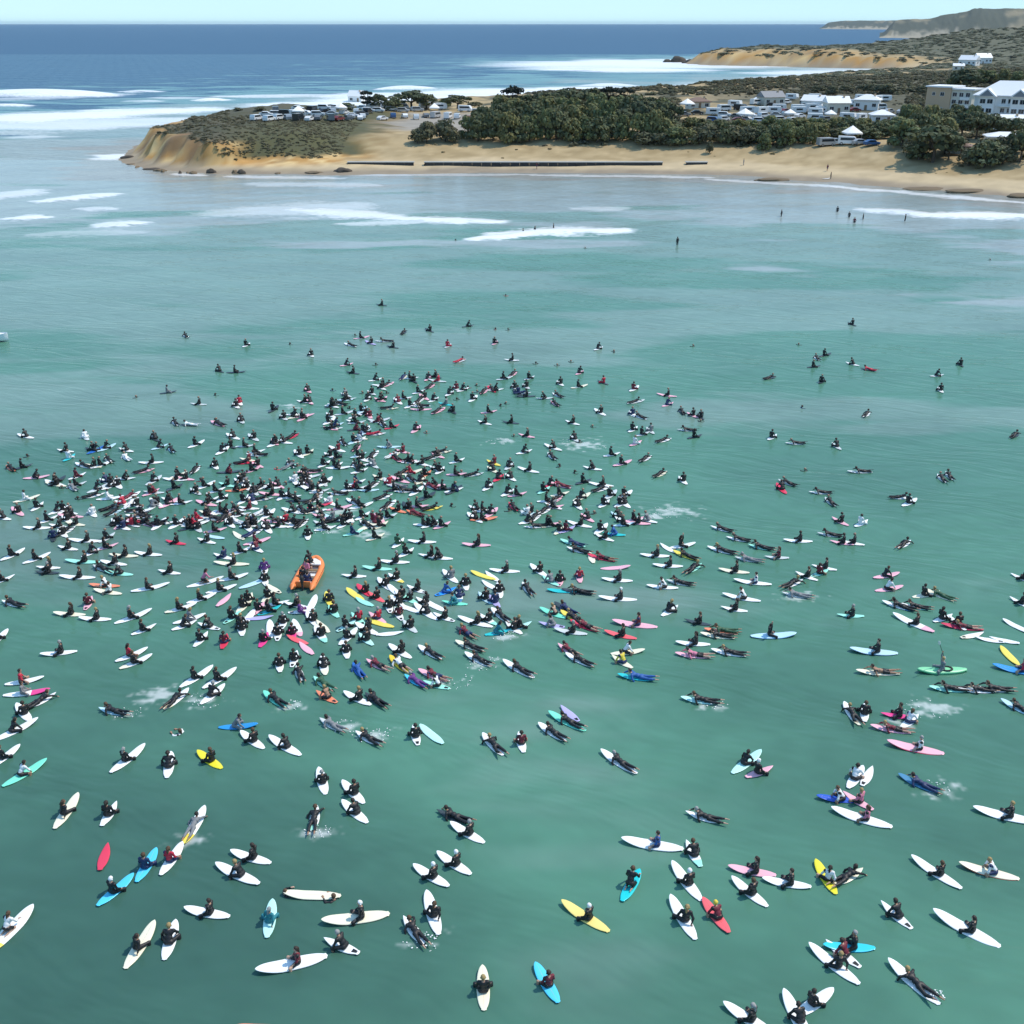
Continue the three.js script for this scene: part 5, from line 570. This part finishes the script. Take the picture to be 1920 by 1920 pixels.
// the far side of the gathering: [rider x, y, board colour]
const FAR = [[48, 813, 'w'], [52, 850, 'n'], [20, 873, 'o'], [43, 870, 'n'], [160, 815, 'g'], [180, 839, 'b'], [200, 835, 'k'], [130, 853, 't'], [157, 868, 'w'], [145, 888, 'w'], [175, 868, 'c'], [203, 857, 'c'], [190, 866, 'w'], [236, 853, 'w'], [283, 862, 'w'], [271, 878, 'r'], [107, 897, 'n'], [235, 892, 'w'], [220, 904, 'w'], [207, 907, 'w'], [288, 918, 'g'], [293, 938, 'w'], [247, 939, 'w'], [260, 953, 'w'], [50, 931, 'c'], [33, 955, 'p'], [5, 966, 'w'], [108, 953, 'w'], [120, 951, 'w'], [132, 963, 'p'], [90, 970, 'w'], [70, 985, 'w'], [110, 982, 'w'], [173, 958, 'w'], [215, 956, 'k'], [218, 976, 'w'], [230, 984, 'w'], [252, 975, 'w'], [298, 979, 'w'], [125, 992, 'w'], [290, 817, 'n'], [328, 787, 'w'], [353, 791, 'n'], [408, 789, 'r'], [437, 814, 'w'], [475, 816, 'g'], [431, 831, 'n'], [417, 840, 'w'], [460, 831, 'g'], [480, 842, 'w'], [368, 828, 'w'], [321, 838, 'k'], [459, 863, 'r'], [515, 824, 'p'], [549, 813, 'r'], [560, 847, 'w'], [482, 867, 'p'], [519, 875, 'n'], [545, 870, 'm'], [558, 868, 'n'], [608, 866, 'w'], [581, 880, 'r'], [367, 876, 'w'], [430, 880, 'n'], [464, 881, 'n'], [455, 892, 'w'], [460, 901, 'w'], [328, 894, 'w'], [328, 909, 'n'], [370, 921, 'n'], [425, 904, 'm'], [443, 914, 'o'], [462, 909, 'w'], [477, 917, 'g'], [487, 907, 'w'], [505, 909, 'w'], [521, 905, 'p'], [537, 901, 'n'], [552, 896, 'w'], [563, 905, 'w'], [580, 903, 'p'], [606, 900, 'g'], [417, 930, 'w'], [395, 934, 'w'], [405, 915, 'w'], [457, 933, 'w'], [492, 931, 'g'], [508, 921, 'p'], [530, 926, 'w'], [545, 927, 'w'], [557, 934, 'n'], [588, 934, 'w'], [600, 943, 'r'], [387, 939, 'r'], [390, 957, 'c'], [340, 938, 'w'], [440, 952, 'w'], [433, 965, 'w'], [466, 948, 'w'], [450, 960, 'g'], [420, 967, 'p'], [438, 972, 'w'], [502, 961, 'w'], [472, 977, 'w'], [464, 984, 'w'], [490, 958, 'g'], [549, 954, 'w'], [565, 951, 'g'], [566, 978, 'w'], [535, 972, 'w'], [520, 982, 'w'], [517, 973, 'p'], [603, 964, 'p'], [372, 967, 'r'], [307, 976, 'w'], [404, 990, 'r'], [475, 996, 'w'], [370, 986, 'g'], [355, 985, 'n'], [500, 986, 'w'],
  [683, 802, 'w'], [668, 800, 'n'], [675, 820, 'w'], [617, 785, 'w'], [664, 785, 'w'], [643, 825, 'w'], [669, 836, 'p'], [699, 850, 'w'], [735, 796, 'r'], [780, 801, 'p'], [799, 808, 'n'], [729, 834, 'k'], [742, 854, 'r'], [763, 860, 'p'], [632, 853, 'n'], [634, 872, 'w'], [674, 878, 'w'], [711, 891, 'c'], [757, 881, 'o'], [769, 892, 'w'], [790, 864, 'w'], [798, 884, 'o'], [825, 877, 'w'], [815, 905, 'p'], [813, 853, 'g'], [857, 859, 'w'], [889, 885, 'g'], [856, 884, 'p'], [866, 880, 'n'], [792, 905, 'n'], [832, 911, 'n'], [851, 914, 'w'], [742, 913, 'n'], [663, 909, 'g'], [632, 921, 'w'], [618, 937, 'w'], [666, 938, 'w'], [636, 948, 'r'], [655, 967, 'w'], [680, 963, 'w'], [728, 943, 'w'], [745, 951, 'o'], [765, 946, 'n'], [777, 957, 'o'], [811, 948, 'y'], [801, 926, 'n'], [814, 978, 'w'], [829, 980, 'r'], [893, 949, 'w'], [907, 952, 'w'], [890, 966, 'w'], [907, 968, 'o'], [701, 969, 'c'], [712, 968, 'p'], [663, 994, 'm'], [610, 986, 'w'], [915, 908, 'w'],
  [957, 788, 'n'], [963, 814, 'n'], [987, 813, 'p'], [1073, 789, 'w'], [1110, 796, 'n'], [1077, 818, 'g'], [1087, 824, 'n'], [1037, 834, 'w'], [1034, 850, 'w'], [983, 842, 'w'], [925, 863, 'y'], [935, 891, 'r'], [957, 890, 'w'], [1032, 903, 'r'], [1020, 914, 'm'], [952, 919, 'w'], [970, 922, 'p'], [962, 945, 'r'], [955, 952, 'n'], [920, 957, 'p'], [1038, 946, 'p'], [1083, 943, 'w'], [1127, 903, 'w'], [1145, 923, 'g'], [1172, 923, 'w'], [1133, 940, 'w'], [1170, 938, 'w'], [987, 958, 'g'], [990, 972, 'w'], [1003, 982, 'w'], [1034, 979, 'c'], [1050, 989, 'c'], [1063, 988, 'l'], [1101, 966, 'p'], [1115, 957, 'n'], [1127, 987, 'w'], [1190, 969, 'p'], [1213, 970, 'w'], [1187, 801, 'w'], [1192, 826, 'p'], [1205, 809, 'g'], [1167, 863, 'p'], [1211, 855, 'w'], [1050, 868, 'n'], [1219, 803, 'g'], [1245, 821, 'w'], [1303, 814, 'n'], [1313, 785, 'n'], [1287, 802, 'g'], [1280, 895, 'w'], [1448, 815, 'w'], [1490, 826, 'w'], [1510, 876, 'n'], [1465, 911, 'r'], [1475, 900, 'g'], [1537, 919, 'w'], [1556, 936, 'g'], [1690, 929, 'w'], [1705, 938, 'w'], [1575, 973, 'p'], [1615, 977, 'w'], [1765, 893, 'w'], [1779, 888, 'g'], [1568, 831, 'g'], [1612, 880, 'g'], [1903, 812, 'n'],
  [462, 644, 'w'], [543, 643, 'n'], [583, 663, 'w'], [411, 692, 'n'], [443, 695, 'n'], [403, 738, 'n'], [442, 758, 'w'], [410, 788, 'r'], [452, 783, 'g'], [256, 742, 'n'], [316, 733, 'n'], [372, 755, 'g'], [348, 627, 'g'], [666, 627, 'n'], [678, 631, 'p'], [657, 645, 'w'], [695, 641, 'l'], [720, 638, 'g'], [736, 648, 'n'], [757, 622, 'n'], [650, 681, 'p'], [661, 696, 'n'], [705, 681, 'n'], [704, 709, 'w'], [716, 719, 'w'], [757, 705, 'c'], [775, 711, 'n'], [725, 733, 'n'], [712, 746, 'p'], [746, 749, 'w'], [680, 733, 'n'], [623, 729, 'n'], [580, 750, 'r'], [550, 773, 'w'], [568, 780, 'r'], [623, 756, 'n'], [636, 753, 'g'], [655, 761, 'n'], [620, 775, 'w'], [645, 771, 'g'], [668, 776, 'w'], [692, 776, 'p'], [948, 551, 'n'], [715, 569, 'n'], [805, 617, 'n'], [878, 608, 'n'], [930, 614, 'n'], [953, 616, 'n'], [928, 641, 'p'], [959, 671, 'w'], [863, 673, 'g'], [840, 646, 'g'], [1005, 678, 'n'], [1045, 682, 'n'], [1070, 675, 'n'], [1087, 696, 'p'], [1130, 715, 'n'], [1050, 716, 'w'], [1045, 739, 'w'], [1040, 754, 'p'], [1020, 744, 'g'], [970, 733, 'n'], [985, 740, 'n'], [940, 707, 'n'], [815, 703, 'n'], [785, 731, 'w'], [795, 741, 'p'], [813, 746, 'w'], [843, 734, 'w'], [857, 746, 'n'], [868, 727, 'w'], [877, 723, 'n'], [893, 719, 'n'], [895, 731, 'n'], [908, 731, 'r'], [922, 727, 'r'], [787, 758, 'w'], [822, 768, 'p'], [848, 768, 'n'], [835, 755, 't'], [917, 770, 'p'], [938, 758, 'n'], [960, 787, 'n'], [1125, 771, 'w'], [1122, 650, 'w'], [1152, 655, 'n'], [1300, 645, 'n'], [1444, 706, 'n'], [1497, 643, 'n'], [1597, 605, 'n'], [1531, 669, 'w'], [1547, 663, 'n'], [1526, 685, 'n'], [1598, 680, 'w'], [1627, 690, 'n'], [1541, 712, 'n'], [1503, 760, 'n'], [1625, 774, 'w'], [1757, 701, 'g'], [1763, 728, 'w'], [1800, 680, 'n'], [1250, 738, 'p'], [1252, 756, 'p'], [1189, 726, 'w'], [1192, 751, 'g'], [1185, 774, 'w'], [1198, 779, 'w'], [1278, 770, 'n'], [1298, 776, 'p'], [1313, 779, 'n'], [854, 447, 'n'], [1097, 462, 'n'], [1857, 484, 'n']];
for (const [cx, cy, sx, sy, n] of [[480, 925, 190, 75, 56], [190, 930, 130, 75, 34], [740, 880, 170, 80, 40], [880, 735, 170, 36, 22], [640, 770, 130, 40, 24], [1090, 930, 130, 55, 22]]) for (let k = 0; k < n; k++) { const g = () => (R() + R() + R() - 1.5) * 1.35; FAR.push([Math.max(4, cx + g() * sx), Math.min(978, cy + g() * sy), ['w', 'w', 'w', 'g', 'n', 'p', 'c', 'w', 'k', 'g'][Math.floor(R() * 10)]]); }
const MOST = 296;
const spec = NEAR.map(([x, y, a, size, col, pose, suit, say, cap]) => ({ x, y, a, size, col, pose, suit, say, cap }));
FAR.forEach(([x, y, col], i) => spec.push({ x, y: y + (y > 780 ? 5 : 3), a: rr(0, 1) < 0.5 ? rr(0, 40) : rr(130, 185), size: R() < 0.7 ? 'S' : 'M', col: col === 'r' && i % 2 ? 'p' : col, pose: y < 560 || (col === 'n' && R() < 0.45) ? 'tread' : R() < 0.26 ? 'prone' : R() < 0.3 ? 'lean' : 'sit', suit: R() < 0.84 ? 'black' : ['maroon', 'navy', 'red', 'white', 'grey'][Math.floor(R() * 5)] }));
spec.sort((p, q) => q.y - p.y);
let nPeople = 0, nBoards = 0;
const crowdBody = [], crowdBoard = [], rough = {};
function tinted(g, c) { const n = g.attributes.position.count, a = new Float32Array(n * 3); for (let i = 0; i < n; i++) a.set(c, i * 3); const q = g.index ? g.toNonIndexed() : g.clone(), m = q.attributes.position.count, b = new Float32Array(m * 3); for (let i = 0; i < m; i++) b.set(c, i * 3); for (const k of Object.keys(q.attributes)) if (k !== 'position' && k !== 'normal') q.deleteAttribute(k); q.setAttribute('color', new THREE.BufferAttribute(b, 3)); return q; }
function roughBody(pose) { if (!rough[pose]) { const P = POSES[pose], lo = v3(9, 9, 9), hi = v3(-9, -9, -9); for (const p of Object.values(P.j)) { lo.min(v3(...p)); hi.max(v3(...p)); } rough[pose] = [meshField(sdf(bonesOf(P), 0.05), lo.addScalar(-0.2), hi.addScalar(0.2), 0.075), new THREE.IcosahedronGeometry(0.115, 1).translate(P.j.neck[0] + 0.04, P.j.neck[1] + 0.14, P.j.neck[2])]; } return rough[pose]; }
for (const s of spec) {
  const p = at(s.x, s.y, 0.06), d = 4, q = at(s.x + Math.cos(s.a * Math.PI / 180) * d, s.y - Math.sin(s.a * Math.PI / 180) * d, 0.06), head = Math.atan2(-(q.z - p.z), q.x - p.x), B = BOARD[s.size], lying = s.pose === 'prone' || s.pose === 'paddle';
  const tone = TONE[s.col]?.[1], wy = lift(p.x, p.z) * 0.8, ux = Math.cos(head), uz = -Math.sin(head);
  if (s.col !== '-' && !(s.col === 'n' && s.pose === 'tread')) {
    if (nBoards < MOST) {
      nBoards++; const b = new THREE.Mesh(BG[s.size], boardMat(s.col)); b.position.set(p.x, wy, p.z); b.rotation.y = head; b.rotation.z = rr(-0.01, 0.025); b.rotation.order = 'YXZ';
      if (s.say === 'pink and white board') part(b, 'nose_panel', NOSEG[s.size], boardMat('hot')); if (s.say === 'red-railed longboard') part(b, 'rail_band', RAILG[s.size], boardMat('r')); if (s.say === 'orange-railed longboard') part(b, 'rail_band', RAILG[s.size], boardMat('o')); if (s.col === 'paddle' || (s.col === 'k' && s.size === 'X')) part(b, 'rail_band', RAILG[s.size], boardMat('steel'));
      if (s.size === 'S' && R() < 0.4) part(b, 'traction_pad', PADG[s.size], CLOTH.black[0]); else if (s.size !== 'S' && R() < 0.45) part(b, 'stringer', STRINGER[s.size], boardMat(R() < 0.5 ? 'n' : 'o'));
      if (s.col === 'w' && R() < 0.16) part(b, 'tail_band', BANDG[s.size], boardMat(['m', 'k', 'p', 'c', 'y', 'steel'][Math.floor(R() * 6)]));
      add(b, s.size === 'X' ? 'paddleboard' : 'surfboard', '', 'surfboard', { group: 'boards of the surfers gathered in the bay' });
      const under = s.pose === 'none' ? 'floating empty' : lying ? 'under a paddling surfer' : s.pose === 'kneel' ? 'under a kneeling surfer' : 'under a seated surfer';
      if (s.say) b.userData.label = { 'empty red board': 'small red surfboard floating empty beside two swimmers', 'empty cream longboard': 'long cream surfboard floating empty between two swimmers', 'bright teal board': 'bright teal surfboard under a kneeling surfer in black', 'coral red board': 'coral red surfboard under a surfer with a yellow cap', 'pale yellow longboard': 'pale yellow longboard under a surfer in black with a white cap', 'bright yellow board': 'bright yellow surfboard under a surfer in a white shirt', 'azure blue board': 'azure blue surfboard under a leaning surfer in grey', 'pink and white board': 'white surfboard with a hot pink nose half', 'mint green board': 'mint green longboard under a surfer in a white shirt', 'red-railed longboard': 'pale pink paddleboard with red rails under a surfer in white', 'royal blue board': 'royal blue surfboard under a surfer in a white shirt', 'orange-railed longboard': 'cream longboard with orange rails under a surfer in white', 'sky blue board': 'sky blue surfboard alone at the near edge, under a surfer in maroon', 'lemon yellow board': 'lemon yellow surfboard under a surfer in black, beside a white board', 'vivid blue board': 'vivid blue surfboard in the crowd right of the orange inflatable boat', 'coral pink board': 'coral pink surfboard in front of the long pink paddleboard', 'turquoise blue board': 'turquoise blue surfboard behind two white boards, rider with a tan cap', 'golden yellow board': 'golden yellow surfboard under a paddling surfer in white', 'pale blue paddleboard': 'pale blue paddleboard under a surfer raising one arm', 'crimson board': 'long crimson surfboard under a paddling surfer in maroon', 'lavender board': 'small lavender surfboard floating empty in the crowd' }[s.say];
      else which(b, tone + (s.size === 'X' ? ' paddleboard ' : s.size === 'L' ? ' longboard ' : ' surfboard ') + under, s.x, s.y, 'water', 1.4);
    } else { const g = tinted(BG[s.size], srgb(TONE[s.col][0])); crowdBoard.push(xf(g, p.x, wy, p.z, head)); }
  }
  if (s.pose === 'none') continue;
  const off = s.pose === 'tread' ? 0 : lying ? 0.12 : s.pose === 'kneel' ? -0.02 : -B[0] * 0.09, x = p.x + ux * off, z = p.z + uz * off, y = wy + (s.pose === 'tread' ? 0 : B[2] * 0.25 - 0.01);
  if (nPeople < MOST) {
    nPeople++; const m = person(s.pose, s.suit, s.cap), sc = rr(0.94, 1.05); m.position.set(x, y, z); m.rotation.y = head; m.scale.setScalar(sc); s.mesh = m;
    add(m, 'person', '', 'person', { group: 'surfers gathered in the bay' });
    which(m, s.pose === 'tread' ? 'person in ' + CLOTH[s.suit][1] + ' swimming without a board' : (s.cap ? (s.cap === 'bare' ? 'tan' : s.cap) + '-capped ' : '') + 'person in ' + CLOTH[s.suit][1] + (s.pose === 'raise' ? ' raising an arm' : ' ' + SAYPOSE[s.pose]) + ' on ' + tone + ' board', s.x, s.y, 'water', 1.4);
  } else { const [b, h] = roughBody(s.pose); crowdBody.push(xf(tinted(b, s.suit === 'black' ? [0.012, 0.012, 0.014] : CLOTH[s.suit][0].color.toArray()), x, y, z, head), xf(tinted(h, R() < 0.6 ? [0.05, 0.03, 0.02] : [0.3, 0.19, 0.13]), x, y, z, head)); }
}
add(new THREE.Mesh(mergeGeometries(crowdBody), new THREE.MeshStandardMaterial({ vertexColors: true, roughness: 0.6 })), 'crowd_of_surfers', 'hundreds of small dark surfers on the far side of the gathering', null, { kind: 'stuff' });
add(new THREE.Mesh(mergeGeometries(crowdBoard), new THREE.MeshStandardMaterial({ vertexColors: true, roughness: 0.3 })), 'crowd_of_surfboards', 'small mostly white surfboards under the far side of the gathering', null, { kind: 'stuff' });

// ---------- boats, beach people, splashes ----------
function place(o, px, py, ang, y = 0) { const p = at(px, py, 0), q = at(px + Math.cos(ang * Math.PI / 180) * 4, py - Math.sin(ang * Math.PI / 180) * 4, 0); o.position.set(p.x, lift(p.x, p.z) * 0.8 + y, p.z); o.rotation.y = Math.atan2(-(q.z - p.z), q.x - p.x); return o; }
{
  const g = new THREE.Group(), orange = mat('#f08a4c', 0.5), whiteM = mat([0.8, 0.8, 0.79], 0.5);
  const path = new THREE.CatmullRomCurve3([[-2.35, 0.3, -0.78], [-1, 0.3, -0.8], [0.6, 0.32, -0.78], [1.6, 0.4, -0.58], [2.15, 0.52, -0.22], [2.28, 0.56, 0], [2.15, 0.52, 0.22], [1.6, 0.4, 0.58], [0.6, 0.32, 0.78], [-1, 0.3, 0.8], [-2.35, 0.3, 0.78]].map((a) => v3(...a)));
  part(g, 'inflatable_tube', new THREE.TubeGeometry(path, 90, 0.25, 16), orange);
  for (const s of [-1, 1]) part(g, 'tube_end', new THREE.ConeGeometry(0.25, 0.5, 16).rotateZ(Math.PI / 2).translate(-2.6, 0.3, s * 0.78), orange);
  const fs = new THREE.Shape([[-2.1, -0.7], [0.8, -0.7], [1.7, -0.42], [2.1, 0], [1.7, 0.42], [0.8, 0.7], [-2.1, 0.7]].map(([a, b]) => new THREE.Vector2(a, b)));
  part(g, 'floor', new THREE.ExtrudeGeometry(fs, { depth: 0.06, bevelEnabled: false }).rotateX(Math.PI / 2).translate(0, 0.22, 0), whiteM);
  const bs = new THREE.Shape([[1.0, -0.68], [1.7, -0.5], [2.2, -0.12], [2.2, 0.12], [1.7, 0.5], [1.0, 0.68]].map(([a, b]) => new THREE.Vector2(a, b)));
  part(g, 'bow_cover', new THREE.ExtrudeGeometry(bs, { depth: 0.05, bevelEnabled: true, bevelSize: 0.03, bevelThickness: 0.03 }).rotateX(Math.PI / 2).translate(0, 0.62, 0), whiteM);
  part(g, 'transom', box(0.1, 0.5, 1.2, -2.05, 0.38), orange);
  for (const x of [-0.9, 0.35]) part(g, 'thwart', box(0.3, 0.08, 1.2, x, 0.42), M.wood);
  const o = part(g, 'outboard_motor', new THREE.CapsuleGeometry(0.17, 0.3, 6, 12).scale(1.2, 1, 0.85).translate(-2.3, 0.95, 0), M.dark); part(o, 'motor_leg', box(0.16, 0.9, 0.12, -2.32, 0.3), M.dark); part(o, 'tiller', new THREE.CylinderGeometry(0.025, 0.025, 0.6, 8).rotateZ(1.35).translate(-1.9, 0.9, 0), M.dark);
  for (const s of [-1, 1]) part(g, 'grab_line', new THREE.TubeGeometry(new THREE.CatmullRomCurve3(Array.from({ length: 11 }, (_, i) => v3(-2 + i * 0.3, 0.5 - (i % 2) * 0.07, s * 1.03))), 40, 0.014, 6), M.dark);
  g.scale.setScalar(0.88); place(g, 581, 1081, 62, 0.02); add(g, 'inflatable_boat', 'orange inflatable rescue boat with white floor and crew in the middle of the crowd', 'inflatable boat');
  const crew = (pose, suit, lx, ly, lz, turn, label) => { const m = person(pose, suit); m.position.copy(v3(lx, ly, lz).applyMatrix4(g.matrix.compose(g.position, g.quaternion, g.scale))); m.rotation.y = g.rotation.y + turn; add(m, 'person', label, 'person', { group: 'crew of the orange boat' }); };
  crew('sit', 'black', -0.85, 0.28, -0.3, 0, 'person in black sitting on the port side of the orange inflatable boat'); crew('sit', 'navy', -1.7, 0.3, 0.25, 0.4, 'person in navy sitting by the outboard of the orange inflatable boat'); crew('turn', 'pink', 0.35, 0.3, -0.35, 0.2, 'person in pink shirt sitting in the bow half of the orange inflatable boat'); crew('kneel', 'black', 1.25, 0.5, -0.25, 0.9, 'person in black kneeling on the white bow of the orange inflatable boat');
}
{ // small speedboat, its bow just inside the view
  const g = new THREE.Group(), n = 24, m = 9, pos = [], idx = [];
  for (let i = 0; i <= n; i++) { const u = i / n, w = 1.0 * Math.pow(Math.max(0.0001, 1 - Math.pow(u, 2.6)), 0.6), k = 0.75 + 0.35 * u * u; for (let j = 0; j < m; j++) { const a = j / (m - 1) * Math.PI, c = Math.cos(a), s = Math.sin(a); pos.push(-2.7 + 5.4 * u, k - s * (k + 0.25) * Math.pow(1 - u * 0.25, 1), w * Math.sign(c) * Math.pow(Math.abs(c), 0.6)); } }
  for (let i = 0; i < n; i++) for (let j = 0; j < m - 1; j++) { const a = i * m + j; idx.push(a, a + 1, a + m, a + 1, a + m + 1, a + m); }
  part(g, 'hull', geoFrom(pos, idx), new THREE.MeshStandardMaterial({ color: 0xf4f4f4, roughness: 0.3, side: THREE.DoubleSide }));
  const ds = new THREE.Shape(); for (let i = 0; i <= 14; i++) { const u = 0.45 + 0.54 * i / 14, w = 0.96 * Math.pow(1 - Math.pow(u, 2.6), 0.6); i ? ds.lineTo(-2.7 + 5.4 * u, w) : ds.moveTo(-2.7 + 5.4 * u, w); } for (let i = 14; i >= 0; i--) { const u = 0.45 + 0.54 * i / 14; ds.lineTo(-2.7 + 5.4 * u, -0.96 * Math.pow(1 - Math.pow(u, 2.6), 0.6)); }
  part(g, 'foredeck', new THREE.ExtrudeGeometry(ds, { depth: 0.05, bevelEnabled: false }).rotateX(Math.PI / 2).translate(0, 0.92, 0), M.white); part(g, 'windscreen', box(0.06, 0.45, 1.6, -0.3, 1.15, 0), M.glass); part(g, 'floor', box(2.5, 0.08, 1.7, -1.4, 0.35), M.concrete); part(g, 'outboard_motor', box(0.4, 0.6, 0.4, -2.75, 0.9), M.dark); part(g, 'waterline_stripe', box(4.2, 0.16, 2.03, -0.7, 0.1), M.dark);
  place(g, -24, 640, 0); add(g, 'speedboat', 'white speedboat bow poking in at the edge beyond the surfers', 'speedboat');
}
{ // green kayak with a raised paddle
  const g = new THREE.Group(), green = mat('#86d6a2', 0.4); part(g, 'hull', boardGeo([3.1, 0.37, 0.26, 'round'], 0, 1, 1, 1, 0.02), green); part(g, 'rail_band', boardGeo([3.12, 0.39, 0.12, 'round'], 0, 1, 1, 1, -0.04), mat('#3f9a68', 0.5)); part(g, 'seat', new THREE.TorusGeometry(0.25, 0.05, 8, 20).rotateX(Math.PI / 2).scale(1.4, 1, 1).translate(-0.25, 0.2, 0), M.dark);
  place(g, 1766, 1258, 182); add(g, 'kayak', 'green sit-on kayak with a paddler holding up a paddle', 'kayak');
  const m = person('raise', 'grey'); m.position.copy(g.position); m.position.y += 0.1; m.rotation.y = g.rotation.y; add(m, 'person', 'person in grey sitting on the green kayak with a paddle raised', 'person');
  const p = new THREE.Group(); part(p, 'shaft', new THREE.CylinderGeometry(0.017, 0.017, 1.7, 10), M.dark); for (const s of [-1, 1]) part(p, 'blade', new THREE.SphereGeometry(1, 14, 8).scale(0.09, 0.24, 0.022).translate(0, s * 0.95, 0), M.white);
  const hand = v3(0.08, 1.2, 0.27).applyEuler(m.rotation).add(m.position); p.position.copy(hand); p.rotation.set(0.25, 0.4, 0.5); add(p, 'paddle', 'double-bladed paddle held up by the paddler on the green kayak', 'paddle');
}
for (const [px, py, suit, wade, say] of [[1551, 322, 'maroon', 0, 'on the dry sand, upper one of two'], [1557, 338, 'black', 0, 'on the wet sand, lower one of two'], [1006, 319, 'maroon', 0, 'on the sand below the long seawall'], [1394, 312, 'grey', 0, 'on the sand past the seawall stub'], [1465, 406, 'black', 0.35, 'in the shallows left of the other waders'], [1570, 397, 'black', 0.6, ''], [1592, 407, 'black', 0.6, ''], [1602, 417, 'maroon', 0.7, ''], [1618, 411, 'black', 0.6, ''], [1697, 414, 'black', 0.4, 'in the white foam beyond the group of waders'], [1270, 459, 'black', 0.3, 'waist-deep, alone between the surfers and the foam'], [981, 436, 'black', 0.9, 'in the triangular foam, left of three'], [1003, 433, 'black', 0.8, 'in the triangular foam, middle of three'], [1038, 428, 'black', 0.8, 'in the triangular foam, right of three']]) {
  const dry = py < 345, p = dry ? hit(px, py) : at(px, py, 0), m = person('stand', suit); m.position.copy(p); m.position.y -= wade; m.rotation.y = rr(0, 6.28); add(m, 'person', say ? 'person in ' + CLOTH[suit][1] + ' standing ' + say : 'person wading in the shallows, ' + ({ 1570: 'leftmost', 1592: 'second from left', 1602: 'deepest', 1618: 'rightmost' })[px] + ' of a loose group of four', 'person', { group: say ? 'people on the beach and in the shallows' : 'waders in front of the sand' });
}
{ const b = new THREE.Mesh(BG.M, boardMat('w')); const p = hit(1549, 337); b.position.set(p.x, p.y + 0.02, p.z); b.rotation.y = 0.3; add(b, 'surfboard', 'white surfboard lying on the wet sand beside a person', 'surfboard'); }
// broken water thrown up by kicking and paddling
const sprayMat = mat([0.85, 0.87, 0.87], 0.7);
for (const [px, py, r] of [[812, 1268, 0.5], [848, 1280, 0.9], [640, 1362, 0.7], [700, 1378, 0.8], [596, 1560, 0.5], [790, 1762, 0.6], [1258, 962, 1.2], [1232, 968, 0.6], [1094, 832, 1.6], [1737, 1330, 1.1], [1755, 1478, 0.6], [545, 1322, 0.5], [908, 1244, 0.8], [936, 829, 0.8], [610, 994, 0.9], [385, 1312, 0.8], [1752, 1868, 0.3], [1340, 1320, 0.5], [950, 1192, 0.7], [240, 1336, 0.6]]) {
  const list = [], c = at(px, py, 0); for (let k = 0; k < 34; k++) { const a = rr(0, 6.28), q = r * Math.sqrt(R()), s = rr(0.01, 0.036); list.push(new THREE.IcosahedronGeometry(s, 0).scale(1.5, rr(0.25, 0.7), 1.2).rotateY(R() * 3).translate(Math.cos(a) * q * 1.5, rr(0, 0.22) * (1 - q / r / 1.3), Math.sin(a) * q).deleteAttribute('uv')); }
  const o = new THREE.Mesh(mergeVertices(mergeGeometries(list)), sprayMat); o.position.set(c.x, lift(c.x, c.z), c.z); o.rotation.y = rr(-0.4, 0.6); add(o, 'splash', '', null, { kind: 'stuff' }); which(o, 'small patch of white splashed water', px, py, 'water', 1.4);
}
settleLabels();
scene.children.forEach((o) => { const n = (o.userData.label || '').split(' ').length; if (n > 16) console.log(n, o.userData.label); });
renderer.render(scene, camera);
